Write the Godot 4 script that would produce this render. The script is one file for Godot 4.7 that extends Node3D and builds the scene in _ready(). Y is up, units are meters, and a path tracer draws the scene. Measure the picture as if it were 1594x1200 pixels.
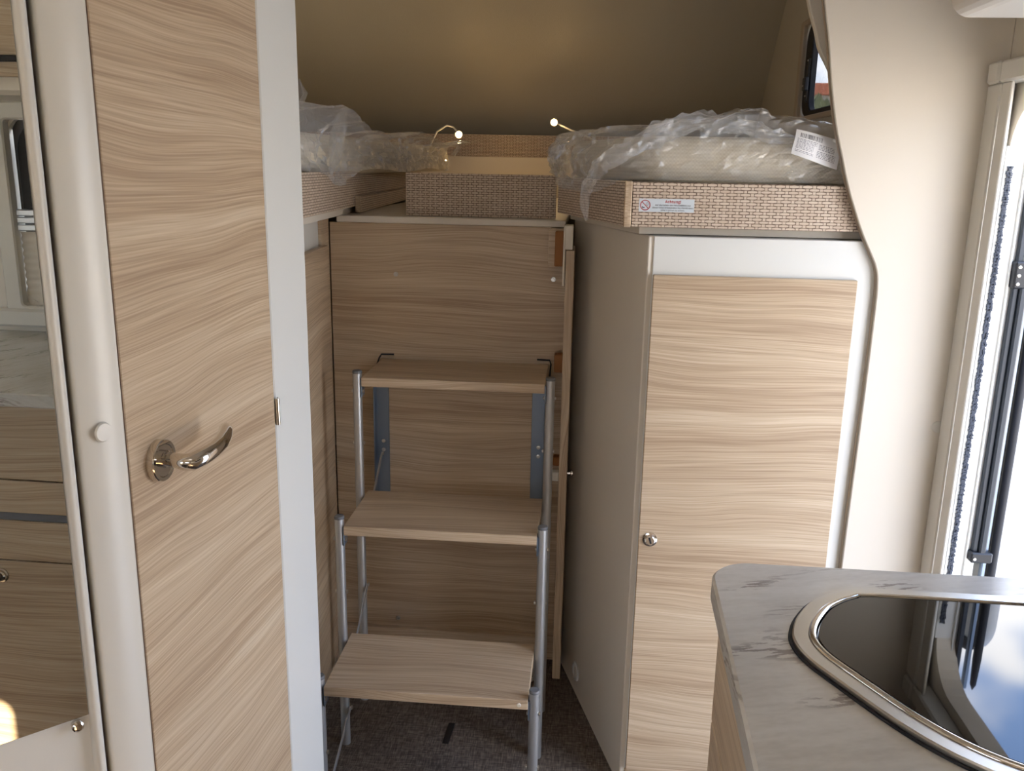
extends Node3D
# A caravan: bathroom door and mirror on one side, folding step ladder up to two high beds,
# wardrobe, entrance door and kitchen worktop on the other.

const FW := 1594.0
const FH := 1200.0
var mats := {}
var taken := {}
var rng := RandomNumberGenerator.new()

# ---------------------------------------------------------------- helpers
func numbered(called: String) -> String:
	if not taken.has(called):
		taken[called] = 0
		return called
	taken[called] += 1
	return "%s_%03d" % [called, taken[called]]

func mb() -> SurfaceTool:
	var st := SurfaceTool.new()
	st.begin(Mesh.PRIMITIVE_TRIANGLES)
	st.set_smooth_group(0xFFFFFFFF)
	return st

func flat(st: SurfaceTool) -> void:
	st.set_smooth_group(0xFFFFFFFF)

func smooth(st: SurfaceTool) -> void:
	st.set_smooth_group(1)

func build(st: SurfaceTool, called: String, m: Material, parent: Node = null, tangents := false) -> MeshInstance3D:
	st.generate_normals()
	var o := MeshInstance3D.new()
	o.mesh = st.commit()
	o.material_override = m
	o.cast_shadow = GeometryInstance3D.SHADOW_CASTING_SETTING_ON
	if parent == null:
		o.name = numbered(called)
		add_child(o)
	else:
		o.name = called
		parent.add_child(o, true)
	return o

func tag(o: Node, label: String, category: String, group := "") -> Node:
	o.set_meta("label", label)
	o.set_meta("category", category)
	if group != "":
		o.set_meta("group", group)
	return o

func thing(called: String, label: String, category: String, at := Vector3.ZERO, turn := 0.0, group := "") -> Node3D:
	var o := Node3D.new()
	o.name = numbered(called)
	add_child(o)
	o.position = at
	o.rotation.y = turn
	tag(o, label, category, group)
	return o

func setting(o: Node, label: String, category: String) -> Node:
	o.set_meta("kind", "structure")
	return tag(o, label, category)

func tri(st: SurfaceTool, a: Vector3, b: Vector3, c: Vector3, ua: Vector2, ub: Vector2, uc: Vector2, out: Vector3) -> void:
	if (c - a).cross(b - a).dot(out) < 0.0:
		var t := b; b = c; c = t
		var u := ub; ub = uc; uc = u
	st.set_uv(ua); st.add_vertex(a)
	st.set_uv(ub); st.add_vertex(b)
	st.set_uv(uc); st.add_vertex(c)

func quad(st: SurfaceTool, a: Vector3, b: Vector3, c: Vector3, d: Vector3, ua: Vector2, ub: Vector2, uc: Vector2, ud: Vector2, out: Vector3) -> void:
	tri(st, a, b, c, ua, ub, uc, out)
	tri(st, a, c, d, ua, uc, ud, out)

func face_uv(p: Vector3, n: Vector3, upright: bool, off: Vector2) -> Vector2:
	var q := n.abs()
	var r := Vector2(p.x, p.y)
	if q.x > q.y and q.x > q.z:
		r = Vector2(p.z, p.y)
	elif q.y > q.z:
		r = Vector2(p.x, p.z)
	if upright:
		r = Vector2(r.y, r.x)
	return r + off

func pc(a: int, va: float, b: int, vb: float, c: int, vc: float) -> Vector3:
	var p := Vector3.ZERO
	p[a] = va; p[b] = vb; p[c] = vc
	return p

# box with chamfered edges, UVs in metres
func box(st: SurfaceTool, c: Vector3, s: Vector3, e := 0.0015, basis := Basis.IDENTITY, upright := false, off := Vector2.ZERO) -> void:
	var h := s / 2.0
	e = minf(e, minf(h.x, minf(h.y, h.z)) * 0.6)
	for a in 3:
		var u := (a + 1) % 3
		var v := (a + 2) % 3
		for sg in [-1.0, 1.0]:
			var n := Vector3.ZERO
			n[a] = sg
			var q := []
			for k in [[-1, -1], [1, -1], [1, 1], [-1, 1]]:
				q.append(pc(a, sg * h[a], u, k[0] * (h[u] - e), v, k[1] * (h[v] - e)))
			quad(st, c + basis * q[0], c + basis * q[1], c + basis * q[2], c + basis * q[3], face_uv(q[0], n, upright, off), face_uv(q[1], n, upright, off), face_uv(q[2], n, upright, off), face_uv(q[3], n, upright, off), basis * n)
	if e <= 0.0:
		return
	for w in 3:
		var a := (w + 1) % 3
		var b := (w + 2) % 3
		for sa in [-1.0, 1.0]:
			for sb in [-1.0, 1.0]:
				var n := pc(a, sa, b, sb * 0.99, w, 0.0)
				var q := []
				for sw in [-1.0, 1.0]:
					q.append(pc(a, sa * h[a], b, sb * (h[b] - e), w, sw * (h[w] - e)))
					q.append(pc(a, sa * (h[a] - e), b, sb * h[b], w, sw * (h[w] - e)))
				quad(st, c + basis * q[0], c + basis * q[1], c + basis * q[3], c + basis * q[2], face_uv(q[0], n, upright, off), face_uv(q[1], n, upright, off), face_uv(q[3], n, upright, off), face_uv(q[2], n, upright, off), basis * n)
	for sx in [-1.0, 1.0]:
		for sy in [-1.0, 1.0]:
			for sz in [-1.0, 1.0]:
				var p0 := Vector3(sx * h.x, sy * (h.y - e), sz * (h.z - e))
				var p1 := Vector3(sx * (h.x - e), sy * h.y, sz * (h.z - e))
				var p2 := Vector3(sx * (h.x - e), sy * (h.y - e), sz * h.z)
				var n := Vector3(sx, sy, sz)
				tri(st, c + basis * p0, c + basis * p1, c + basis * p2, face_uv(p0, n, upright, off), face_uv(p1, n, upright, off), face_uv(p2, n, upright, off), basis * n)

func span(st: SurfaceTool, lo: Vector3, hi: Vector3, e := 0.0015, upright := false, off := Vector2.ZERO) -> void:
	box(st, (lo + hi) / 2.0, (hi - lo).abs(), e, Basis.IDENTITY, upright, off)

# board standing upright along the floor line a-b (x,z), thickness t towards the side n
func board(st: SurfaceTool, a: Vector2, b: Vector2, y0: float, y1: float, t: float, side: float, e := 0.0015, off := Vector2.ZERO) -> void:
	var d := (b - a).normalized()
	var n := Vector2(-d.y, d.x) * side
	var c := (a + b) / 2.0 + n * t / 2.0
	var bs := Basis(Vector3(d.x, 0, d.y), Vector3.UP, Vector3(d.x, 0, d.y).cross(Vector3.UP))
	box(st, Vector3(c.x, (y0 + y1) / 2.0, c.y), Vector3((b - a).length(), y1 - y0, t), e, bs, false, off)

func poly_normal(p: PackedVector2Array, i: int) -> Vector2:
	var n := p.size()
	var a := (p[i] - p[(i + n - 1) % n]).normalized()
	var b := (p[(i + 1) % n] - p[i]).normalized()
	var m := Vector2(a.y, -a.x) + Vector2(b.y, -b.x)
	var l := m.length()
	if l < 0.01:
		return Vector2(a.y, -a.x)
	m /= l
	return m / maxf(0.5, m.dot(Vector2(a.y, -a.x)))

func ccw(p: PackedVector2Array) -> PackedVector2Array:
	var s := 0.0
	for i in p.size():
		var q := p[(i + 1) % p.size()]
		s += p[i].x * q.y - q.x * p[i].y
	if s < 0.0:
		p.reverse()
	return p

func grown(p: PackedVector2Array, d: float) -> PackedVector2Array:
	var r := PackedVector2Array()
	for i in p.size():
		r.append(p[i] + poly_normal(p, i) * d)
	return r

# polygon in the plane (ax, ay) at o, extruded along az by depth, edges chamfered by e
func extrude(st: SurfaceTool, poly: PackedVector2Array, o: Vector3, ax: Vector3, ay: Vector3, az: Vector3, depth: float, e := 0.001, soft := false) -> void:
	var p := ccw(poly)
	var q := grown(p, -e)
	var n := p.size()
	var idx := Geometry2D.triangulate_polygon(q)
	flat(st)
	for k in range(0, idx.size(), 3):
		for top in [0, 1]:
			var zz: float = depth if top else 0.0
			var v := []
			for j in 3:
				var w: Vector2 = q[idx[k + j]]
				v.append(o + ax * w.x + ay * w.y + az * zz)
			tri(st, v[0], v[1], v[2], q[idx[k]], q[idx[k + 1]], q[idx[k + 2]], az if top else -az)
	if soft:
		smooth(st)
	var run := 0.0
	for i in n:
		var j := (i + 1) % n
		var l := (p[j] - p[i]).length()
		var nn := Vector2(p[j].y - p[i].y, -(p[j].x - p[i].x))
		var out := ax * nn.x + ay * nn.y
		var lv := [[q, 0.0], [p, e], [p, depth - e], [q, depth]]
		for k in 3:
			var a0: Vector2 = lv[k][0][i]
			var a1: Vector2 = lv[k][0][j]
			var b0: Vector2 = lv[k + 1][0][i]
			var b1: Vector2 = lv[k + 1][0][j]
			quad(st, o + ax * a0.x + ay * a0.y + az * lv[k][1], o + ax * a1.x + ay * a1.y + az * lv[k][1], o + ax * b1.x + ay * b1.y + az * lv[k + 1][1], o + ax * b0.x + ay * b0.y + az * lv[k + 1][1],
				Vector2(run, lv[k][1]), Vector2(run + l, lv[k][1]), Vector2(run + l, lv[k + 1][1]), Vector2(run, lv[k + 1][1]), out)
		run += l
	flat(st)

# flat-topped ring between two outlines of equal count in the plane y, from y0 to y1
func ring(st: SurfaceTool, outer: PackedVector2Array, inner: PackedVector2Array, o: Vector3, ax: Vector3, ay: Vector3, az: Vector3, depth: float, e := 0.001) -> void:
	var n := outer.size()
	var oc := grown(outer, -e)
	var ic := grown(inner, e)
	var loops := [[outer, 0.0], [outer, depth - e], [oc, depth], [ic, depth], [inner, depth - e], [inner, 0.0], [outer, 0.0]]
	smooth(st)
	for i in n:
		var j := (i + 1) % n
		for k in 6:
			st.set_smooth_group(k + 1)
			var a0: Vector2 = loops[k][0][i]
			var a1: Vector2 = loops[k][0][j]
			var b0: Vector2 = loops[k + 1][0][i]
			var b1: Vector2 = loops[k + 1][0][j]
			var nn := Vector2(a1.y - a0.y, -(a1.x - a0.x))
			var out2 := ax * nn.x + ay * nn.y
			var out: Vector3 = [out2, out2.normalized() + az, az, az - out2.normalized(), -out2, -az][k]
			quad(st, o + ax * a0.x + ay * a0.y + az * loops[k][1], o + ax * a1.x + ay * a1.y + az * loops[k][1], o + ax * b1.x + ay * b1.y + az * loops[k + 1][1], o + ax * b0.x + ay * b0.y + az * loops[k + 1][1],
				a0, a1, b1, b0, out)
	flat(st)

func closed_curve(pts: PackedVector2Array, steps: int) -> PackedVector2Array:
	var r := PackedVector2Array()
	var n := pts.size()
	for i in n:
		for k in steps:
			r.append(pts[i].cubic_interpolate(pts[(i + 1) % n], pts[(i + n - 1) % n], pts[(i + 2) % n], float(k) / steps))
	return r

func open_curve(pts: PackedVector2Array, steps: int) -> PackedVector2Array:
	var r := PackedVector2Array()
	var n := pts.size()
	for i in n - 1:
		for k in steps:
			r.append(pts[i].cubic_interpolate(pts[i + 1], pts[maxi(i - 1, 0)], pts[mini(i + 2, n - 1)], float(k) / steps))
	r.append(pts[n - 1])
	return r

func round_rect(x0: float, y0: float, x1: float, y1: float, r: float, k := 6) -> PackedVector2Array:
	var p := PackedVector2Array()
	for c in [[x1 - r, y1 - r, 0.0], [x0 + r, y1 - r, 90.0], [x0 + r, y0 + r, 180.0], [x1 - r, y0 + r, 270.0]]:
		for i in k + 1:
			var a := deg_to_rad(c[2] + 90.0 * i / k)
			p.append(Vector2(c[0] + r * cos(a), c[1] + r * sin(a)))
	return p

func circle2(r: float, n: int) -> PackedVector2Array:
	var p := PackedVector2Array()
	for i in n:
		p.append(Vector2(cos(TAU * i / n), sin(TAU * i / n)) * r)
	return p

# round bar along a path; radii may vary
func tube(st: SurfaceTool, path: Array, radii: Array, n := 14, capped := true, squash := 1.0) -> void:
	var rings := []
	var up := Vector3.UP
	for i in path.size():
		var d: Vector3 = (path[mini(i + 1, path.size() - 1)] - path[maxi(i - 1, 0)]).normalized()
		if i == 0:
			up = Vector3.RIGHT if absf(d.y) > 0.9 else Vector3.UP
		var s := d.cross(up).normalized()
		up = s.cross(d).normalized()
		var rr: float = radii[mini(i, radii.size() - 1)]
		var rg := []
		for k in n:
			var a := TAU * k / n
			rg.append(path[i] + (s * cos(a) + up * sin(a) * squash) * rr)
		rings.append(rg)
	smooth(st)
	for i in path.size() - 1:
		for k in n:
			var j := (k + 1) % n
			var out: Vector3 = (rings[i][k] + rings[i][j]) / 2.0 - path[i]
			quad(st, rings[i][k], rings[i][j], rings[i + 1][j], rings[i + 1][k], Vector2(float(k) / n, i), Vector2(float(k + 1) / n, i), Vector2(float(k + 1) / n, i + 1), Vector2(float(k) / n, i + 1), out)
	flat(st)
	if capped:
		for e in [0, path.size() - 1]:
			var d: Vector3 = path[0] - path[1] if e == 0 else path[e] - path[e - 1]
			for k in n:
				tri(st, path[e], rings[e][k], rings[e][(k + 1) % n], Vector2.ZERO, Vector2.RIGHT, Vector2.DOWN, d)

# profile of [radius, height along axis] turned about axis at o
func lathe(st: SurfaceTool, prof: Array, o: Vector3, axis: Vector3, n := 24) -> void:
	var s := axis.cross(Vector3.UP if absf(axis.y) < 0.9 else Vector3.RIGHT).normalized()
	var t := axis.cross(s).normalized()
	for i in prof.size() - 1:
		st.set_smooth_group(i + 1)
		var dr: float = prof[i + 1][0] - prof[i][0]
		var dh: float = prof[i + 1][1] - prof[i][1]
		for k in n:
			var d0 := s * cos(TAU * k / n) + t * sin(TAU * k / n)
			var d1 := s * cos(TAU * (k + 1) / n) + t * sin(TAU * (k + 1) / n)
			var a: Vector3 = o + d0 * prof[i][0] + axis * prof[i][1]
			var b: Vector3 = o + d1 * prof[i][0] + axis * prof[i][1]
			var c: Vector3 = o + d1 * prof[i + 1][0] + axis * prof[i + 1][1]
			var d: Vector3 = o + d0 * prof[i + 1][0] + axis * prof[i + 1][1]
			quad(st, a, b, c, d, Vector2.ZERO, Vector2.RIGHT, Vector2.ONE, Vector2.DOWN, (d0 + d1) * dh - axis * dr * 2.0)
	flat(st)

# sheet of rows of points, all wound the same way
func sheet(st: SurfaceTool, rows: Array, out_ref: Callable, soft := true) -> void:
	if soft:
		smooth(st)
	for i in rows.size() - 1:
		for k in rows[i].size() - 1:
			var a: Vector3 = rows[i][k]
			var b: Vector3 = rows[i][k + 1]
			var c: Vector3 = rows[i + 1][k + 1]
			var d: Vector3 = rows[i + 1][k]
			quad(st, a, b, c, d, Vector2(k, i) * 0.01, Vector2(k + 1, i) * 0.01, Vector2(k + 1, i + 1) * 0.01, Vector2(k, i + 1) * 0.01, out_ref.call((a + c) / 2.0))
	flat(st)

# ---------------------------------------------------------------- materials
func plain(c: Color, rough := 0.5, metal := 0.0, spec := 0.5) -> StandardMaterial3D:
	var m := StandardMaterial3D.new()
	m.albedo_color = c
	m.roughness = rough
	m.metallic = metal
	m.metallic_specular = spec
	return m

func c8(r: int, g: int, b: int) -> Color:
	return Color8(r, g, b)

func picture(w: int, h: int, data: PackedByteArray) -> ImageTexture:
	return ImageTexture.create_from_image(Image.create_from_data(w, h, false, Image.FORMAT_RGB8, data))

func textured(t: Texture2D, size: Vector2, rough: float) -> StandardMaterial3D:
	var m := plain(Color.WHITE, rough)
	m.albedo_texture = t
	m.uv1_scale = Vector3(1.0 / size.x, 1.0 / size.y, 1)
	return m

func noise(kind: int, freq: float, sd: int, octaves := 1) -> FastNoiseLite:
	var n := FastNoiseLite.new()
	n.noise_type = kind
	n.frequency = freq
	n.seed = sd
	n.fractal_type = FastNoiseLite.FRACTAL_FBM if octaves > 1 else FastNoiseLite.FRACTAL_NONE
	n.fractal_octaves = octaves
	return n

func ramp3(t: float, a: Color, b: Color, c: Color) -> Color:
	t = clampf(t, 0.0, 1.0)
	return a.lerp(b, t * 2.0) if t < 0.5 else b.lerp(c, t * 2.0 - 1.0)

# long-grained pale wood, grain along u; 2.4 m by 1.2 m, the rows close on themselves
func wood_picture() -> ImageTexture:
	var w := 600
	var h := 1800
	var tall := 1.2
	var data := PackedByteArray()
	data.resize(w * h * 3)
	var sway := noise(FastNoiseLite.TYPE_SIMPLEX_SMOOTH, 1.0, 11)
	var band := noise(FastNoiseLite.TYPE_SIMPLEX, 1.0, 23)
	var fine := noise(FastNoiseLite.TYPE_SIMPLEX, 1.0, 37)
	var dark := c8(169, 144, 117)
	var mid := c8(196, 173, 144)
	var light := c8(215, 196, 169)
	var at := 0
	for y in h:
		var v := tall * y / h
		var cv := cos(TAU * y / h)
		var sv := sin(TAU * y / h)
		for x in w:
			var u := 2.4 * x / w
			var t := v + 0.020 * sway.get_noise_3d(u * 1.6, cv * 0.55, sv * 0.55) + 0.005 * sway.get_noise_3d(u * 4.0 + 9.0, cv * 1.9, sv * 1.9)
			var ct := cos(TAU * t / tall) * tall / TAU
			var sn := sin(TAU * t / tall) * tall / TAU
			var s := 0.5 + 0.22 * band.get_noise_3d(u * 0.5, ct * 14.0, sn * 14.0) + 0.17 * band.get_noise_3d(u * 0.9 + 40.0, ct * 60.0, sn * 60.0) + 0.23 * fine.get_noise_3d(u * 1.8, ct * 190.0, sn * 190.0) + 0.30 * fine.get_noise_3d(u * 5.0 + 20.0, ct * 460.0, sn * 460.0)
			var c := ramp3(s, dark, mid, light)
			data[at] = int(c.r * 255.0)
			data[at + 1] = int(c.g * 255.0)
			data[at + 2] = int(c.b * 255.0)
			at += 3
	return picture(w, h, data)

# printed basket weave: long lozenges and short squares in offset rows
func weave_picture() -> ImageTexture:
	var w := 768
	var h := 384
	var cols := 8
	var nrow := 16
	var data := PackedByteArray()
	data.resize(w * h * 3)
	var tone := []
	for i in nrow * cols * 2:
		tone.append(rng.randf_range(-1.0, 1.0))
	var grit := noise(FastNoiseLite.TYPE_SIMPLEX, 1.0, 5)
	var line := c8(92, 70, 56)
	var fill := c8(199, 178, 156)
	var pale := c8(219, 203, 184)
	var at := 0
	for y in h:
		var fy := float(y) / h * nrow
		var row := int(fy)
		var ry := absf(fy - row - 0.5) * 2.0
		for x in w:
			var fx := float(x) / w * cols + (0.5 if row % 2 else 0.0) + 0.02 * grit.get_noise_2d(x * 0.05, row * 9.0)
			var col := int(fx) % cols
			var rx := fx - floorf(fx)
			var kind := 0 if rx < 0.74 else 1
			var d := 0.0
			if kind == 0:
				var q := absf(rx - 0.37) / 0.37
				d = minf(12.0 * (1.0 - 0.3 * q * q - ry), (1.0 - q) * 35.5)
			else:
				var q := absf(rx - 0.87) / 0.13
				d = minf((1.0 - q) * 12.5, (1.0 - ry) * 12.0)
			var k := smoothstep(0.4, 3.4, d)
			var tn: float = tone[(row * cols + col) * 2 + kind]
			var g := 0.5 + 0.3 * tn + 0.25 * grit.get_noise_2d(x * 0.06, y * 0.5)
			var c := line.lerp(fill.lerp(pale, clampf(g, 0.0, 1.0)), 0.1 + 0.9 * k)
			data[at] = int(c.r * 255.0)
			data[at + 1] = int(c.g * 255.0)
			data[at + 2] = int(c.b * 255.0)
			at += 3
	return picture(w, h, data)

# grey beige laminate with smoky streaks and small dark scratches; 0.9 m
func stone_picture() -> ImageTexture:
	var w := 1024
	var data := PackedByteArray()
	data.resize(w * w * 3)
	var big := noise(FastNoiseLite.TYPE_SIMPLEX_SMOOTH, 1.0, 71, 4)
	var streak := noise(FastNoiseLite.TYPE_SIMPLEX, 1.0, 72, 3)
	var gate := noise(FastNoiseLite.TYPE_SIMPLEX_SMOOTH, 1.0, 73)
	var a := c8(200, 195, 186)
	var b := c8(216, 212, 204)
	var c2 := c8(227, 224, 217)
	var at := 0
	for y in w:
		for x in w:
			var u := 0.9 * x / w
			var v := 0.9 * y / w
			var vv := v + 0.25 * u
			var s := 0.5 + 0.4 * big.get_noise_2d(u * 3.0, vv * 9.0) + 0.22 * streak.get_noise_2d(u * 12.0, vv * 60.0) + 0.12 * streak.get_noise_2d(u * 60.0, vv * 160.0)
			var c := ramp3(s, a, b, c2)
			var k := streak.get_noise_2d(u * 22.0 + 7.0, vv * 130.0)
			var g := gate.get_noise_2d(u * 6.0, vv * 16.0)
			if g > 0.38 and k > 0.1:
				c = c.lerp(c8(120, 110, 104), clampf((g - 0.38) * 2.2, 0.0, 0.7) * clampf((k - 0.12) * 5.0, 0.0, 0.8))
			data[at] = int(c.r * 255.0)
			data[at + 1] = int(c.g * 255.0)
			data[at + 2] = int(c.b * 255.0)
			at += 3
	return picture(w, w, data)

# flecked flat-woven carpet; 0.4 m
func carpet_picture() -> ImageTexture:
	var w := 512
	var data := PackedByteArray()
	data.resize(w * w * 3)
	var n1 := noise(FastNoiseLite.TYPE_VALUE, 1.0, 81)
	var n2 := noise(FastNoiseLite.TYPE_VALUE, 1.0, 82)
	var at := 0
	for y in w:
		for x in w:
			var warp_thread := n1.get_noise_2d(x * 0.5, y * 0.06)
			var weft := n2.get_noise_2d(x * 0.06, y * 0.5)
			var s := 0.5 + 0.3 * warp_thread + 0.3 * weft + 0.16 * sin(x * PI / 3.0) * sin(y * PI / 3.0)
			var c := ramp3(s, c8(62, 54, 48), c8(98, 87, 78), c8(140, 127, 114))
			data[at] = int(c.r * 255.0)
			data[at + 1] = int(c.g * 255.0)
			data[at + 2] = int(c.b * 255.0)
			at += 3
	return picture(w, w, data)

# despatch slip: bar code and blocks of small print
func slip_picture() -> ImageTexture:
	var im := Image.create(256, 176, false, Image.FORMAT_RGB8)
	im.fill(c8(236, 236, 238))
	var x := 26
	while x < 150:
		var wd := rng.randi_range(1, 4)
		im.fill_rect(Rect2i(x, 18, wd, 30), c8(40, 40, 46))
		x += wd + rng.randi_range(2, 4)
	for blk in [[14, 58, 110, 3], [14, 84, 96, 5], [136, 62, 90, 4], [132, 104, 104, 5], [14, 134, 100, 2]]:
		for r in blk[3]:
			var cx: int = blk[0]
			while cx < blk[0] + blk[2]:
				var l := rng.randi_range(4, 16)
				im.fill_rect(Rect2i(cx, blk[1] + r * 9, mini(l, blk[0] + blk[2] - cx), 4), c8(120, 120, 130))
				cx += l + 4
	return ImageTexture.create_from_image(im)

func knit_picture() -> ImageTexture:
	var w := 256
	var data := PackedByteArray()
	data.resize(w * w * 3)
	var at := 0
	for y in w:
		for x in w:
			var s := 0.5 + 0.3 * sin(x * TAU / 16.0) * sin(y * TAU / 16.0) + 0.2 * sin(y * TAU / 16.0)
			var c := c8(214, 203, 180).lerp(c8(236, 228, 209), s)
			data[at] = int(c.r * 255.0)
			data[at + 1] = int(c.g * 255.0)
			data[at + 2] = int(c.b * 255.0)
			at += 3
	return picture(w, w, data)

func cloud_sky() -> ImageTexture:
	var w := 768
	var h := 384
	var im := Image.create(w, h, false, Image.FORMAT_RGBF)
	var n := noise(FastNoiseLite.TYPE_SIMPLEX_SMOOTH, 1.0, 116, 5)
	for y in h:
		var el := (0.5 - (y + 0.5) / h) * PI
		for x in w:
			var az := TAU * ((x + 0.5) / w - 0.5)
			var d := Vector3(cos(el) * sin(az), sin(el), -cos(el) * cos(az))
			var c := Color(0.26, 0.46, 0.92).lerp(Color(0.75, 0.86, 1.0), pow(1.0 - clampf(d.y, 0.0, 1.0), 3.0))
			if d.y > 0.0:
				var k := n.get_noise_3d(d.x * 4.0, d.y * 7.0, d.z * 4.0)
				c = c.lerp(Color(1.35, 1.35, 1.38), smoothstep(-0.1, 0.26, k))
			else:
				c = Color(0.42, 0.41, 0.4)
			im.set_pixel(x, y, c)
	return ImageTexture.create_from_image(im)

func make_materials() -> void:
	var wood := wood_picture()
	mats.wood = textured(wood, Vector2(2.4, 1.2), 0.42)
	mats.wood_edge = plain(c8(120, 92, 70), 0.5)
	mats.block = plain(c8(150, 96, 46), 0.6)
	var weave := weave_picture()
	mats.weave = textured(weave, Vector2(0.208, 0.0928), 0.6)
	mats.cream = plain(c8(224, 215, 200), 0.42)
	mats.cream_gloss = plain(c8(222, 218, 208), 0.3)
	mats.white_laminate = plain(c8(226, 226, 221), 0.35)
	mats.frame_edge = plain(c8(176, 160, 140), 0.5)
	mats.lining = plain(c8(186, 179, 163), 0.45)
	var weave_n := NoiseTexture2D.new()
	weave_n.width = 256
	weave_n.height = 256
	weave_n.seamless = true
	weave_n.noise = noise(FastNoiseLite.TYPE_VALUE, 0.35, 61)
	weave_n.as_normal_map = true
	weave_n.bump_strength = 1.5
	mats.lining.normal_enabled = true
	mats.lining.normal_texture = weave_n
	mats.lining.normal_scale = 0.25
	mats.lining.uv1_triplanar = true
	mats.lining.uv1_scale = Vector3(4, 4, 4)
	mats.carpet = textured(carpet_picture(), Vector2(0.4, 0.4), 0.95)
	mats.stone = textured(stone_picture(), Vector2(0.9, 0.9), 0.16)
	mats.alu = plain(c8(190, 192, 194), 0.38, 0.75)
	mats.zinc = plain(c8(132, 146, 164), 0.42, 0.85)
	mats.steel = plain(c8(205, 202, 196), 0.3, 1.0)
	mats.chrome = plain(c8(214, 208, 200), 0.06, 1.0)
	mats.cap = plain(c8(112, 113, 116), 0.5)
	mats.black = plain(c8(22, 23, 28), 0.45)
	mats.rubber = plain(c8(16, 18, 26), 0.6)
	mats.anthracite = plain(c8(48, 53, 60), 0.4, 0.3)
	mats.hob_glass = plain(c8(12, 8, 7), 0.02, 0.0, 0.5)
	mats.mirror = plain(c8(206, 209, 206), 0.0, 1.0)
	mats.glass = plain(Color(0.9, 0.95, 1.0, 0.06), 0.02)
	mats.glass.transparency = BaseMaterial3D.TRANSPARENCY_ALPHA
	mats.smoked = plain(Color(0.02, 0.03, 0.06, 0.66), 0.03)
	mats.tinted = plain(Color(0.05, 0.07, 0.1, 0.5), 0.03)
	mats.tinted.transparency = BaseMaterial3D.TRANSPARENCY_ALPHA
	mats.smoked.transparency = BaseMaterial3D.TRANSPARENCY_ALPHA
	mats.film = plain(Color(0.90, 0.91, 0.92, 0.22), 0.08)
	mats.film.transparency = BaseMaterial3D.TRANSPARENCY_ALPHA
	mats.film_thick = plain(Color(0.88, 0.89, 0.9, 0.16), 0.08)
	mats.film_thick.transparency = BaseMaterial3D.TRANSPARENCY_ALPHA
	mats.film_milky = plain(Color(0.90, 0.91, 0.92, 0.30), 0.08)
	mats.film_milky.transparency = BaseMaterial3D.TRANSPARENCY_ALPHA
	var crinkle := NoiseTexture2D.new()
	crinkle.width = 512
	crinkle.height = 512
	crinkle.seamless = true
	crinkle.as_normal_map = true
	crinkle.bump_strength = 10.0
	var cn := noise(FastNoiseLite.TYPE_CELLULAR, 0.016, 401, 3)
	cn.cellular_return_type = FastNoiseLite.RETURN_DISTANCE2_SUB
	cn.cellular_jitter = 1.2
	cn.domain_warp_enabled = true
	cn.domain_warp_amplitude = 18.0
	crinkle.noise = cn
	for k in ["film", "film_thick", "film_milky"]:
		mats[k].metallic_specular = 0.8
		mats[k].normal_enabled = true
		mats[k].normal_texture = crinkle
		mats[k].normal_scale = 0.3
		mats[k].uv1_triplanar = true
		mats[k].uv1_scale = Vector3(4.5, 4.5, 4.5)
	mats.milky = plain(c8(235, 235, 232), 0.6)  # translucent pane of the added roof opening, spreads the sun
	mats.milky.backlight_enabled = true
	mats.milky.backlight = Color(0.7, 0.7, 0.7)
	mats.screen = plain(c8(62, 54, 46), 0.8)
	mats.screen.albedo_color.a = 0.93
	mats.screen.transparency = BaseMaterial3D.TRANSPARENCY_ALPHA
	mats.knit = textured(knit_picture(), Vector2(0.12, 0.12), 0.9)
	mats.paper = plain(c8(238, 238, 240), 0.5)
	mats.white_plastic = plain(c8(228, 227, 222), 0.35)
	mats.brush = plain(c8(74, 78, 88), 0.95)
	mats.red_print = plain(c8(176, 44, 44), 0.6)
	mats.ink = plain(c8(58, 60, 70), 0.6)
	mats.sticker = plain(c8(214, 222, 228), 0.4)
	mats.led = plain(c8(255, 240, 210), 0.4)
	mats.led.emission_enabled = true
	mats.led.emission = c8(255, 232, 196)
	mats.led.emission_energy_multiplier = 2.6
	mats.ground = plain(c8(196, 192, 184), 0.9)
	mats.body_white = plain(c8(232, 234, 236), 0.3)
	mats.roof_tile = plain(c8(128, 76, 58), 0.8)
	mats.smoked_panel = plain(c8(60, 70, 80), 0.1)
	mats.plaster = plain(c8(150, 152, 150), 0.8)
	mats.leaf = plain(c8(64, 74, 52), 0.7)

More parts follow.
